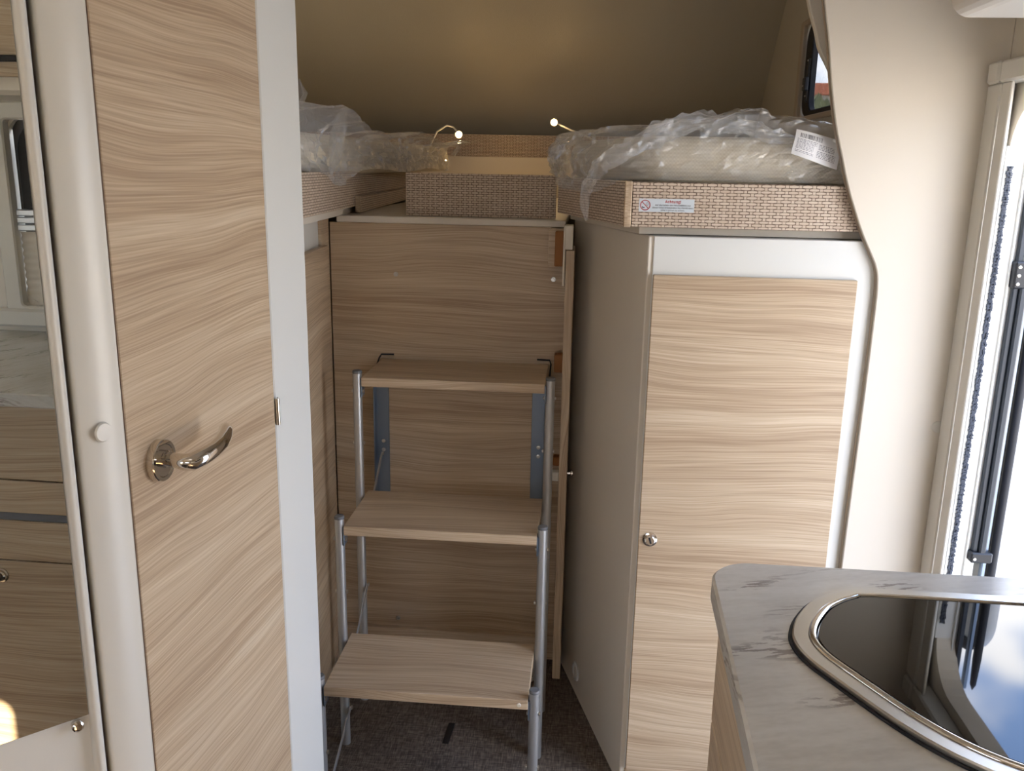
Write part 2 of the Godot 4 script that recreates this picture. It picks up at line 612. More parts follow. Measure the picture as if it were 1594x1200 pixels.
# ---------------------------------------------------------------- the picture's light and lens
func _ready() -> void:
	rng.seed = 4242
	var cam := Camera3D.new()
	cam.name = "camera"
	add_child(cam)
	cam.position = Vector3(0, 1.40, 0)
	cam.rotation = Vector3(deg_to_rad(-13.966), deg_to_rad(4.75), deg_to_rad(1.085))
	cam.fov = 46.997
	cam.near = 0.02
	cam.current = true

	var env := Environment.new()
	env.background_mode = Environment.BG_SKY
	var sky := Sky.new()
	var pan := PanoramaSkyMaterial.new()
	pan.panorama = cloud_sky()
	pan.energy_multiplier = 1.0
	sky.sky_material = pan
	env.sky = sky
	env.tonemap_mode = Environment.TONE_MAPPER_LINEAR
	env.tonemap_exposure = 6.0
	env.sdfgi_enabled = true
	env.ssao_enabled = true
	env.ssil_enabled = true
	var we := WorldEnvironment.new()
	we.name = "environment"
	we.environment = env
	add_child(we)

	var sun := DirectionalLight3D.new()
	sun.name = "sun"
	add_child(sun)
	sun.look_at_from_position(Vector3.ZERO, Vector3(1.62, -1.18, -0.6))
	sun.light_color = Color(1.0, 0.93, 0.82)
	sun.light_energy = 2.2
	sun.light_angular_distance = 0.6
	sun.shadow_enabled = true

	make_materials()
	build_shell()
	build_bathroom_side()
	build_entrance()
	build_wardrobe()
	build_left_cabinet()
	build_niche()
	build_beds()
	build_ladder()
	build_mattresses()
	build_lamps()
	build_kitchen()
	build_outside()

# wall in the plane x = x0 .. x1 with rectangular openings [z0, y0, z1, y1, corner radius]
func pierced_wall(st: SurfaceTool, x0: float, x1: float, z0: float, z1: float, y0: float, y1: float, holes: Array) -> void:
	var cuts := [z0, z1]
	for h in holes:
		cuts.append(h[0])
		cuts.append(h[2])
	cuts.sort()
	for i in cuts.size() - 1:
		var a: float = cuts[i]
		var b: float = cuts[i + 1]
		if b - a < 0.0001:
			continue
		var bottom := y0
		for h in holes:
			if h[0] <= a + 0.0001 and h[2] >= b - 0.0001:
				if h[1] > bottom:
					span(st, Vector3(x0, bottom, a), Vector3(x1, h[1], b), 0.0)
				bottom = h[3]
		span(st, Vector3(x0, bottom, a), Vector3(x1, y1, b), 0.0)
	for h in holes:
		var r: float = h[4]
		if r <= 0.0:
			continue
		for c in [[h[0], h[1], 1, 1], [h[2], h[1], -1, 1], [h[0], h[3], 1, -1], [h[2], h[3], -1, -1]]:
			if c[1] <= y0 + 0.001:
				continue
			var p := PackedVector2Array([Vector2(c[0], c[1])])
			for k in 9:
				var t := PI / 2.0 * k / 8
				p.append(Vector2(c[0] + c[2] * r * (1.0 - sin(t)), c[1] + c[3] * r * (1.0 - cos(t))))
			extrude(st, p, Vector3(x0, 0, 0), Vector3(0, 0, 1), Vector3(0, 1, 0), Vector3(1, 0, 0), x1 - x0, 0.0)

func pierced_wall_z(st: SurfaceTool, z0: float, z1: float, x0: float, x1: float, y0: float, y1: float, h: Array) -> void:
	span(st, Vector3(x0, y0, z0), Vector3(h[0], y1, z1), 0.0)
	span(st, Vector3(h[2], y0, z0), Vector3(x1, y1, z1), 0.0)
	span(st, Vector3(h[0], y0, z0), Vector3(h[2], h[1], z1), 0.0)
	span(st, Vector3(h[0], h[3], z0), Vector3(h[2], y1, z1), 0.0)

func build_shell() -> void:
	var st := mb()
	span(st, Vector3(-1.52, -0.06, -4.45), Vector3(0.79, 0.0, 1.66), 0.0)
	setting(build(st, "floor", mats.carpet), "dark brown-grey flecked woven carpet under the step ladder", "floor")

	st = mb()   # ceiling with an unseen opening added to light the worktop from above
	pierced_ceiling(st)
	setting(build(st, "ceiling", mats.cream), "plain cream ceiling panel of the caravan", "ceiling")

	# wall beside the entrance and the kitchen
	st = mb()
	pierced_wall(st, 0.75, 0.79, -1.80, 1.60, 0.0, 2.10, [[-1.73, 0.0, -1.08, 1.535, 0.10], [-0.72, 1.02, 0.06, 1.50, 0.06]])
	setting(build(st, "wall_right", mats.cream), "cream side wall with the entrance opening beside the kitchen worktop", "wall")
	# wall along the bed on that side
	st = mb()
	pierced_wall(st, 0.70, 0.73, -4.42, -1.80, 0.0, 2.10, [[-3.24, 1.575, -2.45, 1.868, 0.05]])
	setting(build(st, "wall_bedside", mats.lining), "beige textile-lined side wall with small window beside the bed", "wall")
	st = mb()
	pierced_wall(st, -1.49, -1.45, -4.42, 1.60, 0.0, 2.10, [[0.40, 0.90, 1.35, 1.45, 0.06], [-3.20, 1.58, -2.45, 1.86, 0.05]])  # the opening beside the bed is added, unseen, to lighten that area
	setting(build(st, "wall_left", mats.cream), "cream side wall behind the bathroom and the bed", "wall")
	st = mb()
	pierced_wall_z(st, 1.60, 1.64, -1.49, 0.79, 0.0, 2.10, [-0.85, 1.0, 0.10, 1.42])
	setting(build(st, "wall_rear", mats.cream), "cream end wall with a wide window behind the seating", "wall")
	# sloping bow wall over the head of the beds
	st = mb()
	var prof := open_curve(PackedVector2Array([Vector2(-4.22, 0.0), Vector2(-4.22, 1.10), Vector2(-4.17, 1.42), Vector2(-4.03, 1.61), Vector2(-3.83, 1.82), Vector2(-3.64, 2.01), Vector2(-3.50, 2.10), Vector2(-3.30, 2.14)]), 5)
	var inner := []
	var outer := []
	for p in prof:
		inner.append(Vector3(0.705, p.y, p.x))
	for s in 2:
		var rows := []
		for x in [-1.455, 0.705]:
			var r := []
			for p in prof:
				r.append(Vector3(x, p.y + (0.04 if s else 0.0), p.x - (0.05 if s else 0.0)))
			rows.append(r)
		sheet(st, rows, func(_c): return Vector3(0, -0.5, 1) * (-1.0 if s else 1.0))
	setting(build(st, "wall_front", mats.lining), "sloping beige textile-lined front wall above the bed heads", "wall")
	# curved partition beside the entrance
	var curve := open_curve(PackedVector2Array([Vector2(0.345, 2.10), Vector2(0.375, 1.90), Vector2(0.41, 1.70), Vector2(0.423, 1.638), Vector2(0.436, 1.561), Vector2(0.452, 1.486), Vector2(0.47, 1.425), Vector2(0.487, 1.371), Vector2(0.509, 1.316), Vector2(0.525, 1.28), Vector2(0.545, 1.242), Vector2(0.556, 1.219), Vector2(0.562, 1.185), Vector2(0.563, 1.10), Vector2(0.561, 0.894), Vector2(0.557, 0.60), Vector2(0.555, 0.0)]), 4)
	curve.append(Vector2(0.75, 0.0))
	curve.append(Vector2(0.75, 2.10))
	var part := Node3D.new()
	part.name = numbered("wall_partition")
	add_child(part)
	setting(part, "tall cream partition panel with a wavy front edge between bed and entrance", "partition")
	st = mb()
	extrude(st, curve, Vector3(0, 0, -1.794), Vector3.RIGHT, Vector3.UP, Vector3(0, 0, 1), 0.016, 0.002)
	build(st, "panel", mats.cream, part)
	# edge band of the partition
	st = mb()
	var edge := curve.slice(0, curve.size() - 2)
	for i in edge.size() - 1:
		var nn := Vector2(edge[i].y - edge[i + 1].y, edge[i + 1].x - edge[i].x).normalized() * -0.0016
		quad(st, Vector3(edge[i].x + nn.x, edge[i].y + nn.y, -1.7935), Vector3(edge[i + 1].x + nn.x, edge[i + 1].y + nn.y, -1.7935), Vector3(edge[i + 1].x + nn.x, edge[i + 1].y + nn.y, -1.780), Vector3(edge[i].x + nn.x, edge[i].y + nn.y, -1.780), Vector2.ZERO, Vector2.RIGHT, Vector2.ONE, Vector2.DOWN, Vector3(-1, -0.2, 0))
	build(st, "edge_band", mats.frame_edge, part)
	st = mb()
	lathe(st, [[0.0, 0.002], [0.011, 0.0015], [0.012, 0.0]], Vector3(0.712, 0.905, -1.778), Vector3(0, 0, 1), 20)
	build(st, "cover_cap", mats.cream_gloss, part)
	# upper trim panel behind the partition
	st = mb()
	var c2 := open_curve(PackedVector2Array([Vector2(0.31, 2.10), Vector2(0.36, 1.88), Vector2(0.405, 1.722), Vector2(0.414, 1.693), Vector2(0.425, 1.664), Vector2(0.434, 1.634), Vector2(0.449, 1.608), Vector2(0.475, 1.57), Vector2(0.53, 1.53), Vector2(0.60, 1.51)]), 4)
	c2.append(Vector2(0.70, 1.51))
	c2.append(Vector2(0.70, 2.10))
	extrude(st, c2, Vector3(0, 0, -1.91), Vector3.RIGHT, Vector3.UP, Vector3(0, 0, 1), 0.02, 0.002)
	setting(build(st, "trim_1", mats.cream), "small curved cream trim panel behind the partition beside the bed window", "trim")

	# windows
	window("window_1", 0.70, -3.285, 1.558, -2.40, 1.885, mats.tinted, "small tinted window in cream frame beside the bed", true)
	kitchen_window()
	window_left()

func pierced_ceiling(st: SurfaceTool) -> void:
	var h := [-0.45, -0.25, 0.05, 0.35]  # added roof opening, out of view, for light from above
	span(st, Vector3(-1.49, 2.10, -3.6), Vector3(h[0], 2.16, 1.64), 0.0)
	span(st, Vector3(h[2], 2.10, -3.6), Vector3(0.79, 2.16, 1.64), 0.0)
	span(st, Vector3(h[0], 2.10, -3.6), Vector3(h[2], 2.16, h[1]), 0.0)
	span(st, Vector3(h[0], 2.10, h[3]), Vector3(h[2], 2.16, 1.64), 0.0)
	span(st, Vector3(-1.49, 2.14, -3.7), Vector3(0.79, 2.20, -3.2), 0.0)

func window(called: String, x: float, z0: float, y0: float, z1: float, y1: float, pane: Material, label: String, stay: bool) -> void:
	var w := Node3D.new()
	w.name = numbered(called)
	add_child(w)
	setting(w, label, "window")
	var az := Vector3(-1, 0, 0)
	var st := mb()
	ring(st, round_rect(z0, y0, z1, y1, 0.012), round_rect(z0 + 0.045, y0 + 0.016, z1 - 0.045, y1 - 0.016, 0.012), Vector3(x, 0, 0), Vector3(0, 0, 1), Vector3.UP, az, 0.012, 0.003)
	build(st, "frame", mats.frame_edge, w)
	st = mb()
	ring(st, round_rect(z0 + 0.048, y0 + 0.017, z1 - 0.048, y1 - 0.017, 0.06), round_rect(z0 + 0.135, y0 + 0.034, z1 - 0.135, y1 - 0.036, 0.05), Vector3(x + 0.022, 0, 0), Vector3(0, 0, 1), Vector3.UP, az, 0.020, 0.004)
	build(st, "rubber_seal", mats.rubber, w)
	st = mb()
	extrude(st, round_rect(z0 + 0.055, y0 + 0.02, z1 - 0.055, y1 - 0.02, 0.06), Vector3(x + 0.027, 0, 0), Vector3(0, 0, 1), Vector3.UP, az, 0.004, 0.0)
	build(st, "pane", pane, w)
	if stay:
		st = mb()
		span(st, Vector3(x - 0.004, 1.62, z0 + 0.110), Vector3(x + 0.01, 1.76, z0 + 0.130), 0.004)
		span(st, Vector3(x - 0.014, 1.655, z0 + 0.105), Vector3(x + 0.0, 1.70, z0 + 0.140), 0.004)
		build(st, "window_stay", mats.black, w)
		for yy in [1.64, 1.672, 1.752]:
			st = mb()
			lathe(st, [[0.0, 0.003], [0.003, 0.002], [0.0035, 0.0]], Vector3(x - 0.014 if yy == 1.672 else x - 0.004, yy, z0 + 0.120), az, 10)
			build(st, "screw", mats.steel, w)

func kitchen_window() -> void:
	var w := Node3D.new()
	w.name = numbered("window_2")
	add_child(w)
	setting(w, "kitchen window with pleated blind half drawn up above the worktop", "window")
	var st := mb()
	ring(st, round_rect(-0.77, 0.98, 0.10, 1.53, 0.01), round_rect(-0.725, 1.02, 0.055, 1.487, 0.01), Vector3(0.75, 0, 0), Vector3(0, 0, 1), Vector3.UP, Vector3(-1, 0, 0), 0.025, 0.004)
	build(st, "frame", mats.cream_gloss, w)
	st = mb()
	ring(st, round_rect(-0.715, 1.025, 0.045, 1.49, 0.08), round_rect(-0.68, 1.05, 0.01, 1.46, 0.08), Vector3(0.785, 0, 0), Vector3(0, 0, 1), Vector3.UP, Vector3(-1, 0, 0), 0.03, 0.004)
	build(st, "rubber_seal", mats.rubber, w)
	st = mb()
	extrude(st, round_rect(-0.70, 1.03, 0.03, 1.48, 0.07), Vector3(0.787, 0, 0), Vector3(0, 0, 1), Vector3.UP, Vector3(-1, 0, 0), 0.004, 0.0)
	build(st, "pane", mats.smoked, w)
	st = mb()
	var pleats := [[], []]
	for i in 2:
		for k in 21:
			pleats[i].append(Vector3(0.754 if k % 2 else 0.748, 1.02 + k * 0.0095, -0.724 if i else 0.054))
	sheet(st, pleats, func(_c): return Vector3.LEFT)
	build(st, "blind", mats.cream, w)
	st = mb()
	span(st, Vector3(0.764, 1.26, -0.724), Vector3(0.765, 1.487, 0.054), 0.0)
	build(st, "insect_screen", mats.screen, w)
	for k in 3:
		st = mb()
		span(st, Vector3(0.738, 1.212 + k * 0.019, -0.724), Vector3(0.752, 1.229 + k * 0.019, 0.054), 0.003)
		build(st, "blind_rail", mats.alu, w)
	st = mb()
	span(st, Vector3(0.715, 0.965, -0.80), Vector3(0.75, 1.012, 0.13), 0.006)
	build(st, "sill", mats.cream_gloss, w)

func window_left() -> void:
	for a in [["window_3", Vector3(-1.47, 0.90, 0.40), Vector3(-1.466, 1.45, 1.35), "window of the seating corner in the cream side wall"], ["window_6", Vector3(-1.47, 1.58, -3.20), Vector3(-1.466, 1.86, -2.45), "unseen window added in the side wall to lighten the bed area and front wall"], ["window_4", Vector3(-0.85, 1.0, 1.618), Vector3(0.10, 1.42, 1.622), "wide end window behind the seating"], ["window_5", Vector3(-0.45, 2.13, -0.25), Vector3(0.05, 2.134, 0.35), "unseen square roof opening added to brighten the worktop from above"]]:  # bed window and roof opening are unseen, added for their light
		var st := mb()
		span(st, a[1], a[2], 0.0)
		setting(build(st, a[0], {"window_6": mats.tinted, "window_5": mats.milky}.get(a[0], mats.glass)), a[3], "window")

# ---------------------------------------------------------------- bathroom side
var door_at := Vector3(-0.523, 0.0, -1.003)
var door_d := Vector3(sin(deg_to_rad(4.0)), 0, -cos(deg_to_rad(4.0)))
var door_n := Vector3(cos(deg_to_rad(4.0)), 0, sin(deg_to_rad(4.0)))
var mir_at := Vector3(-0.5542, 0.0, -0.8849)
var mir_d := Vector3(sin(deg_to_rad(45.5)), 0, -cos(deg_to_rad(45.5)))
var mir_n := Vector3(cos(deg_to_rad(45.5)), 0, sin(deg_to_rad(45.5)))

func on_door(s: float, y: float, o: float) -> Vector3:
	return door_at + door_d * s + Vector3.UP * y + door_n * o

func on_mirror(s: float, y: float, o: float) -> Vector3:
	return mir_at + mir_d * s + Vector3.UP * y + mir_n * o

func door_box(st: SurfaceTool, s0: float, s1: float, y0: float, y1: float, o0: float, o1: float, e := 0.002, off := Vector2.ZERO) -> void:
	box(st, on_door((s0 + s1) / 2.0, (y0 + y1) / 2.0, (o0 + o1) / 2.0), Vector3(s1 - s0, y1 - y0, o1 - o0), e, Basis(door_d, Vector3.UP, door_d.cross(Vector3.UP)), false, off)

func mirror_box(st: SurfaceTool, s0: float, s1: float, y0: float, y1: float, o0: float, o1: float, e := 0.002) -> void:
	box(st, on_mirror((s0 + s1) / 2.0, (y0 + y1) / 2.0, (o0 + o1) / 2.0), Vector3(s1 - s0, y1 - y0, o1 - o0), e, Basis(mir_d, Vector3.UP, mir_d.cross(Vector3.UP)))

func build_bathroom_side() -> void:
	var st: SurfaceTool
	# panel that carries the mirror
	var wall := Node3D.new()
	wall.name = numbered("wall_bathroom")
	add_child(wall)
	setting(wall, "cream bathroom wall with a rounded corner post beside the wooden door", "wall")
	st = mb()
	mirror_box(st, -1.262, -0.002, 0.0, 2.10, -0.03, 0.0)
	build(st, "mirror_panel", mats.white_laminate, wall)
	st = mb()   # rounded corner post
	var rows := [[], []]
	var a0 := deg_to_rad(45.5)
	var a1 := deg_to_rad(4.0)
	var start := on_mirror(0.004, 0, 0)
	var end := on_door(-0.0625, 0, 0)
	var p := PackedVector2Array()
	var ln := (end - start).length()
	var r := ln / (2.0 * sin((a0 - a1) / 2.0))
	var q := Vector2(start.x, start.z)
	var steps := 16
	for k in steps + 1:
		p.append(q)
		var a := a0 + (a1 - a0) * (k + 0.5) / steps
		q += Vector2(sin(a), -cos(a)) * (r * (a0 - a1) / steps)
	for k in p.size():   # close exactly on the door edge
		p[k] += (Vector2(end.x, end.z) - p[steps]) * (float(k) / steps) if k < steps else Vector2.ZERO
	p[steps] = Vector2(end.x, end.z)
	for yy in [0.0, 2.10]:
		var rr := []
		rr.append(on_mirror(0.004, yy, -0.028))
		for k in p.size():
			rr.append(Vector3(p[k].x, yy, p[k].y))
		rr.append(on_door(-0.0625, yy, -0.03))
		rows[0 if yy == 0.0 else 1] = rr
	sheet(st, rows, func(c): return Vector3(c.x, 0, c.z) - Vector3(-0.62, 0, -0.97))
	build(st, "corner_post", mats.cream_gloss, wall)
	st = mb()
	lathe(st, [[0.0, 0.0025], [0.010, 0.002], [0.0115, 0.0]], Vector3(-0.5345, 1.101, -0.9085) , Vector3(cos(deg_to_rad(20.0)), 0, sin(deg_to_rad(20.0))), 20)
	build(st, "cover_cap", mats.cream_gloss, wall)
	st = mb()   # frame on the hinge side and over the door
	door_box(st, 0.3525, 0.502, 0.0, 2.10, -0.028, 0.0, 0.002)
	door_box(st, -0.06, 0.3525, 1.965, 2.10, -0.028, 0.0, 0.002)
	build(st, "door_frame", mats.white_laminate, wall)
	st = mb()   # end wall of the bathroom towards the bed
	span(st, Vector3(-1.45, 0, -1.497), Vector3(-0.495, 2.10, -1.475), 0.0)
	build(st, "end_panel", mats.cream, wall)
	st = mb()   # raised edge strip beside the mirror
	var prof := []
	for k in 9:
		prof.append(Vector2(-0.0165 + 0.0125 * k / 8.0, 0.009 * sin(PI * k / 8.0) ** 0.6))
	rows = [[], []]
	for i in 2:
		for v in prof:
			rows[i].append(on_mirror(v.x, 2.10 * i, v.y + 0.0005))
	sheet(st, rows, func(_c): return mir_n)
	build(st, "edge_strip", mats.cream_gloss, wall)

	# mirror
	var m := thing("wall_mirror", "tall frameless mirror on the bathroom wall reflecting the kitchen drawers", "mirror", on_mirror(-0.2, 0.765, 0.0))
	st = mb()
	var c := m.position
	var b := Basis(mir_d, Vector3.UP, mir_d.cross(Vector3.UP))
	box(st, on_mirror(-0.2285, 1.33, 0.0025) - c, Vector3(0.425, 1.13, 0.004), 0.001, b)
	build(st, "mirror_glass", mats.mirror, m)
	for k in [[-0.030, 0.757], [-0.427, 0.757]]:
		st = mb()
		lathe(st, [[0.0, 0.011], [0.0045, 0.0105], [0.0065, 0.009], [0.007, 0.0075], [0.005, 0.006], [0.006, 0.005], [0.006, 0.0]], on_mirror(k[0], k[1], 0.0) - c, mir_n, 18)
		build(st, "mirror_clip", mats.chrome, m)

	# door
	var d := Node3D.new()
	d.name = numbered("door_1")
	add_child(d)
	setting(d, "pale wood bathroom door with chrome lever handle", "door")
	st = mb()
	door_box(st, -0.059, 0.349, 0.02, 1.96, -0.03, 0.0, 0.0015, Vector2(1.2, 1.15))
	build(st, "door_leaf", mats.wood, d)
	st = mb()
	door_box(st, -0.0605, -0.059, 0.02, 1.96, -0.03, -0.0005, 0.0)
	build(st, "edge_band", mats.wood_edge, d)
	var hd := Node3D.new()
	hd.name = "handle"
	d.add_child(hd)
	st = mb()
	lathe(st, [[0.0265, 0.0], [0.0265, 0.009], [0.0255, 0.0105], [0.021, 0.0105], [0.020, 0.0095], [0.0, 0.0095]], on_door(0.0, 1.037, 0.0), door_n, 40)
	build(st, "rosette", mats.chrome, hd)
	st = mb()
	lathe(st, [[0.011, 0.0], [0.011, 0.014], [0.0085, 0.016], [0.0085, 0.02]], on_door(-0.002, 1.040, 0.0), door_n, 20)
	build(st, "collar", mats.chrome, hd)
	st = mb()
	var path := []
	for k in [[-0.004, 1.0405, 0.012], [-0.008, 1.041, 0.03], [-0.0125, 1.0415, 0.044], [-0.0115, 1.042, 0.0525], [0.006, 1.043, 0.0570], [0.03, 1.0435, 0.058], [0.055, 1.044, 0.055], [0.078, 1.045, 0.049], [0.098, 1.046, 0.042], [0.111, 1.0465, 0.036], [0.116, 1.0468, 0.0335], [0.1185, 1.047, 0.032]]:
		path.append(on_door(k[0], k[1], k[2]))
	tube(st, path, [0.0085, 0.0095, 0.0105, 0.011, 0.011, 0.0105, 0.0105, 0.0102, 0.0098, 0.0092, 0.0078, 0.003], 18)
	build(st, "lever", mats.chrome, hd)
	for yy in [1.003, 1.80, 0.25]:
		st = mb()
		tube(st, [on_door(0.352, yy - 0.022, 0.0035), on_door(0.352, yy + 0.022, 0.0035)], [0.0038], 12)
		door_box(st, 0.3535, 0.361, yy - 0.022, yy + 0.022, 0.0, 0.0012, 0.0004)
		build(st, "hinge", mats.chrome, d)

# ---------------------------------------------------------------- entrance
func build_entrance() -> void:
	var st: SurfaceTool
	var d := Node3D.new()
	d.name = numbered("door_2")
	add_child(d)
	setting(d, "open entrance doorway with cream screen cassette, brush seal and white jamb", "door")
	st = mb()
	span(st, Vector3(0.715, 0.0, -1.775), Vector3(0.742, 1.557, -1.7225), 0.003)
	build(st, "cassette_profile", mats.cream_gloss, d)
	st = mb()
	span(st, Vector3(0.7175, 0.0, -1.7195), Vector3(0.7235, 1.557, -1.683), 0.003)
	build(st, "guide_profile", mats.cream_gloss, d)
	st = mb()
	span(st, Vector3(0.708, 1.557, -1.767), Vector3(0.75, 1.595, -1.722), 0.004)
	build(st, "corner_cap", mats.cream_gloss, d)
	st = mb()
	span(st, Vector3(0.711, 1.557, -1.7215), Vector3(0.75, 1.594, -1.05), 0.004)
	build(st, "header_profile", mats.cream_gloss, d)
	st = mb()   # brush seal: a bed of short bristles
	var k := 0
	for i in 472:
		var y := 0.003 * i
		for j in 2:
			var h := rng.randf_range(0.004, 0.009)
			box(st, Vector3(0.7520 + j * 0.0042 + rng.randf_range(-0.001, 0.001), y, -1.73 + h / 2.0), Vector3(0.0042, 0.0026, h), 0.0)
	build(st, "brush_seal", mats.brush, d).set_meta("kind", "stuff")
	st = mb()
	span(st, Vector3(0.745, 0.0, -1.733), Vector3(0.80, 1.45, -1.7285), 0.001)
	build(st, "jamb", mats.white_plastic, d)
	st = mb()
	span(st, Vector3(0.779, 0.0, -1.7285), Vector3(0.7815, 1.48, -1.722), 0.0005)
	build(st, "jamb_ridge", mats.white_plastic, d)
	st = mb()   # rounded black gasket round the opening
	tube(st, [Vector3(0.842, 0.0, -1.742), Vector3(0.842, 1.50, -1.742), Vector3(0.842, 1.56, -1.742), Vector3(0.842, 1.572, -1.742)], [0.0085, 0.0085, 0.006, 0.001], 12)
	build(st, "door_seal", mats.rubber, d)
	# black hinge rail with brackets
	var rail := Node3D.new()
	rail.name = "hinge_rail"
	d.add_child(rail)
	st = mb()
	span(st, Vector3(0.7875, 0.662, -1.7285), Vector3(0.798, 1.56, -1.716), 0.002)
	span(st, Vector3(0.7975, 0.662, -1.7285), Vector3(0.811, 1.215, -1.708), 0.003)
	build(st, "rail", mats.anthracite, rail)
	st = mb()
	span(st, Vector3(0.8125, 0.60, -1.735), Vector3(0.821, 1.56, -1.722), 0.002)
	build(st, "grey_strip", mats.zinc, rail)
	for b in [[0.646, 0.668], [1.195, 1.245]]:
		st = mb()
		span(st, Vector3(0.782, b[0], -1.7285), Vector3(0.824, b[1], -1.7055), 0.003)
		build(st, "bracket", mats.black, rail)
		for j in 3:
			if b[0] < 1.0 and j > 0:
				continue
			st = mb()
			lathe(st, [[0.0, 0.0025], [0.003, 0.002], [0.0035, 0.0]], Vector3(0.789, b[0] + 0.009 + j * 0.0155, -1.7055), Vector3(0, 0, 1), 12)
			build(st, "screw", mats.steel, rail)
	# leaf folded flat against the outside
	var leaf := thing("entrance_door_leaf", "white entrance door leaf swung open flat against the outside", "door", Vector3(0.868, 0.0, -1.76))
	st = mb()
	extrude(st, round_rect(-0.72, -0.10, 0.0, 1.52, 0.09, 8), Vector3(-0.014, 0, 0), Vector3(0, 0, 1), Vector3.UP, Vector3.RIGHT, 0.028, 0.005, true)
	build(st, "leaf", mats.body_white, leaf)
	st = mb()
	ring(st, round_rect(-0.725, -0.105, 0.005, 1.525, 0.09, 8), round_rect(-0.70, -0.08, -0.02, 1.50, 0.07, 8), Vector3(-0.014, 0, 0), Vector3(0, 0, 1), Vector3.UP, Vector3.LEFT, 0.006, 0.001)
	build(st, "leaf_gasket", mats.rubber, leaf)
	# shelf locker over the entrance
	var lk := thing("entrance_locker", "cream overhead locker with rounded lower edge above the entrance", "locker", Vector3(0.62, 1.62, -1.0))
	st = mb()
	var pr := PackedVector2Array()
	for i in 7:
		var a := PI + PI / 2.0 * i / 6
		pr.append(Vector2(0.52 + 0.03 + 0.03 * cos(a), 1.625 + 0.03 + 0.03 * sin(a)))
	pr.append_array(PackedVector2Array([Vector2(0.75, 1.625), Vector2(0.75, 2.09), Vector2(0.52, 2.09)]))
	extrude(st, pr, Vector3(0, 0, -1.47) - lk.position, Vector3.RIGHT, Vector3.UP, Vector3(0, 0, 1), 0.70, 0.006)
	build(st, "body", mats.cream, lk)

# ---------------------------------------------------------------- wardrobe under the bed
func build_wardrobe() -> void:
	var w := thing("wardrobe", "cream wardrobe with a large pale wood door under the bed", "wardrobe", Vector3(0.40, 0, -2.2))
	var c := w.position
	var st := mb()
	# carcass behind the front
	extrude(st, PackedVector2Array([Vector2(0.13, -1.835), Vector2(0.69, -1.835), Vector2(0.69, -2.9), Vector2(-0.02, -2.9), Vector2(-0.02, -2.34)]), Vector3(0, 0.0, 0) - c, Vector3.RIGHT, Vector3(0, 0, 1), Vector3.UP, 1.262, 0.0)
	build(st, "carcass", mats.cream, w)
	st = mb()   # side panel, narrowing the aisle towards the back
	board(st, Vector2(0.1175 - c.x, -1.796 - c.z), Vector2(-0.039 - c.x, -2.324 - c.z), 0.0, 1.268, 0.016, 1.0, 0.002)
	build(st, "side_panel", mats.cream, w)
	st = mb()   # cream face frame
	span(st, Vector3(0.1285, 0.052, -1.834) - c, Vector3(0.69, 1.268, -1.7945) - c, 0.001)
	build(st, "face_frame", mats.white_laminate, w)
	st = mb()
	span(st, Vector3(0.1285, 0.0, -1.836) - c, Vector3(0.69, 0.0515, -1.797) - c, 0.001, false, Vector2(1.3, 0.2))
	build(st, "plinth", mats.wood, w)
	var d := Node3D.new()
	d.name = "door"
	w.add_child(d)
	st = mb()
	span(st, Vector3(0.130, 0.055, -1.7942) - c, Vector3(0.526, 1.193, -1.782) - c, 0.0015, false, Vector2(1.2, 1.2))
	build(st, "door_leaf", mats.wood, d)
	st = mb()
	lathe(st, [[0.0, 0.009], [0.009, 0.009], [0.0105, 0.008], [0.0115, 0.006], [0.0125, 0.003], [0.0155, 0.002], [0.016, 0.0]], Vector3(0.154, 0.628, -1.782) - c, Vector3(0, 0, 1), 28)
	build(st, "push_lock", mats.chrome, d)
	st = mb()
	box(st, Vector3(0.154, 0.6285, -1.773) - c, Vector3(0.004, 0.014, 0.002), 0.0005, Basis(Vector3(0, 0, 1), 0.3))
	build(st, "lock_slot", mats.black, d)
	# round lamp low on the side panel
	var sn := Vector3(-0.475, 0, 0.141)
	sn = Vector3(-0.959, 0, 0.284)
	var vp := Vector3(0.011, 0.072, -2.155) - c + sn * 0.001
	st = mb()
	lathe(st, [[0.026, 0.0], [0.026, 0.003], [0.024, 0.0045], [0.019, 0.0045], [0.018, 0.0025]], vp, sn, 32)
	build(st, "vent_ring", mats.white_plastic, w)
	st = mb()
	lathe(st, [[0.018, 0.002], [0.0, 0.002]], vp, sn, 32)
	for k in 5:
		box(st, vp + sn * 0.003 + Vector3(0, -0.012 + k * 0.006, 0), Vector3(0.002, 0.0025, 0.026), 0.0004, Basis(Vector3.UP, -0.288))
	build(st, "vent_disc", mats.cream, w)

# ---------------------------------------------------------------- cabinet under the other bed
func build_left_cabinet() -> void:
	var w := thing("bed_cabinet", "cream cabinet with a pale wood door left of the step ladder", "cabinet", Vector3(-1.0, 0, -2.1))
	var c := w.position
	var a := Vector2(-0.6445 - c.x, -1.70 - c.z)
	var b := Vector2(-0.685 - c.x, -2.289 - c.z)
	var st := mb()
	board(st, a, b, 0.0, 1.262, 0.016, -1.0, 0.001)
	span(st, Vector3(-1.44, 0.0, -2.28) - c, Vector3(-0.72, 1.26, -1.70) - c, 0.0)
	build(st, "carcass", mats.white_laminate, w)
	var dr := (b - a).normalized()
	st = mb()
	board(st, a + dr * 0.01, b - dr * 0.055, 0.05, 1.192, 0.018, 1.0, 0.0015, Vector2(1.2, 1.1))
	build(st, "door", mats.wood, w)
	st = mb()
	board(st, b - dr * 0.088, b, 0.0, 1.258, 0.008, 1.0, 0.001, Vector2(1.2, 0.9))
	build(st, "corner_batten", mats.wood, w)

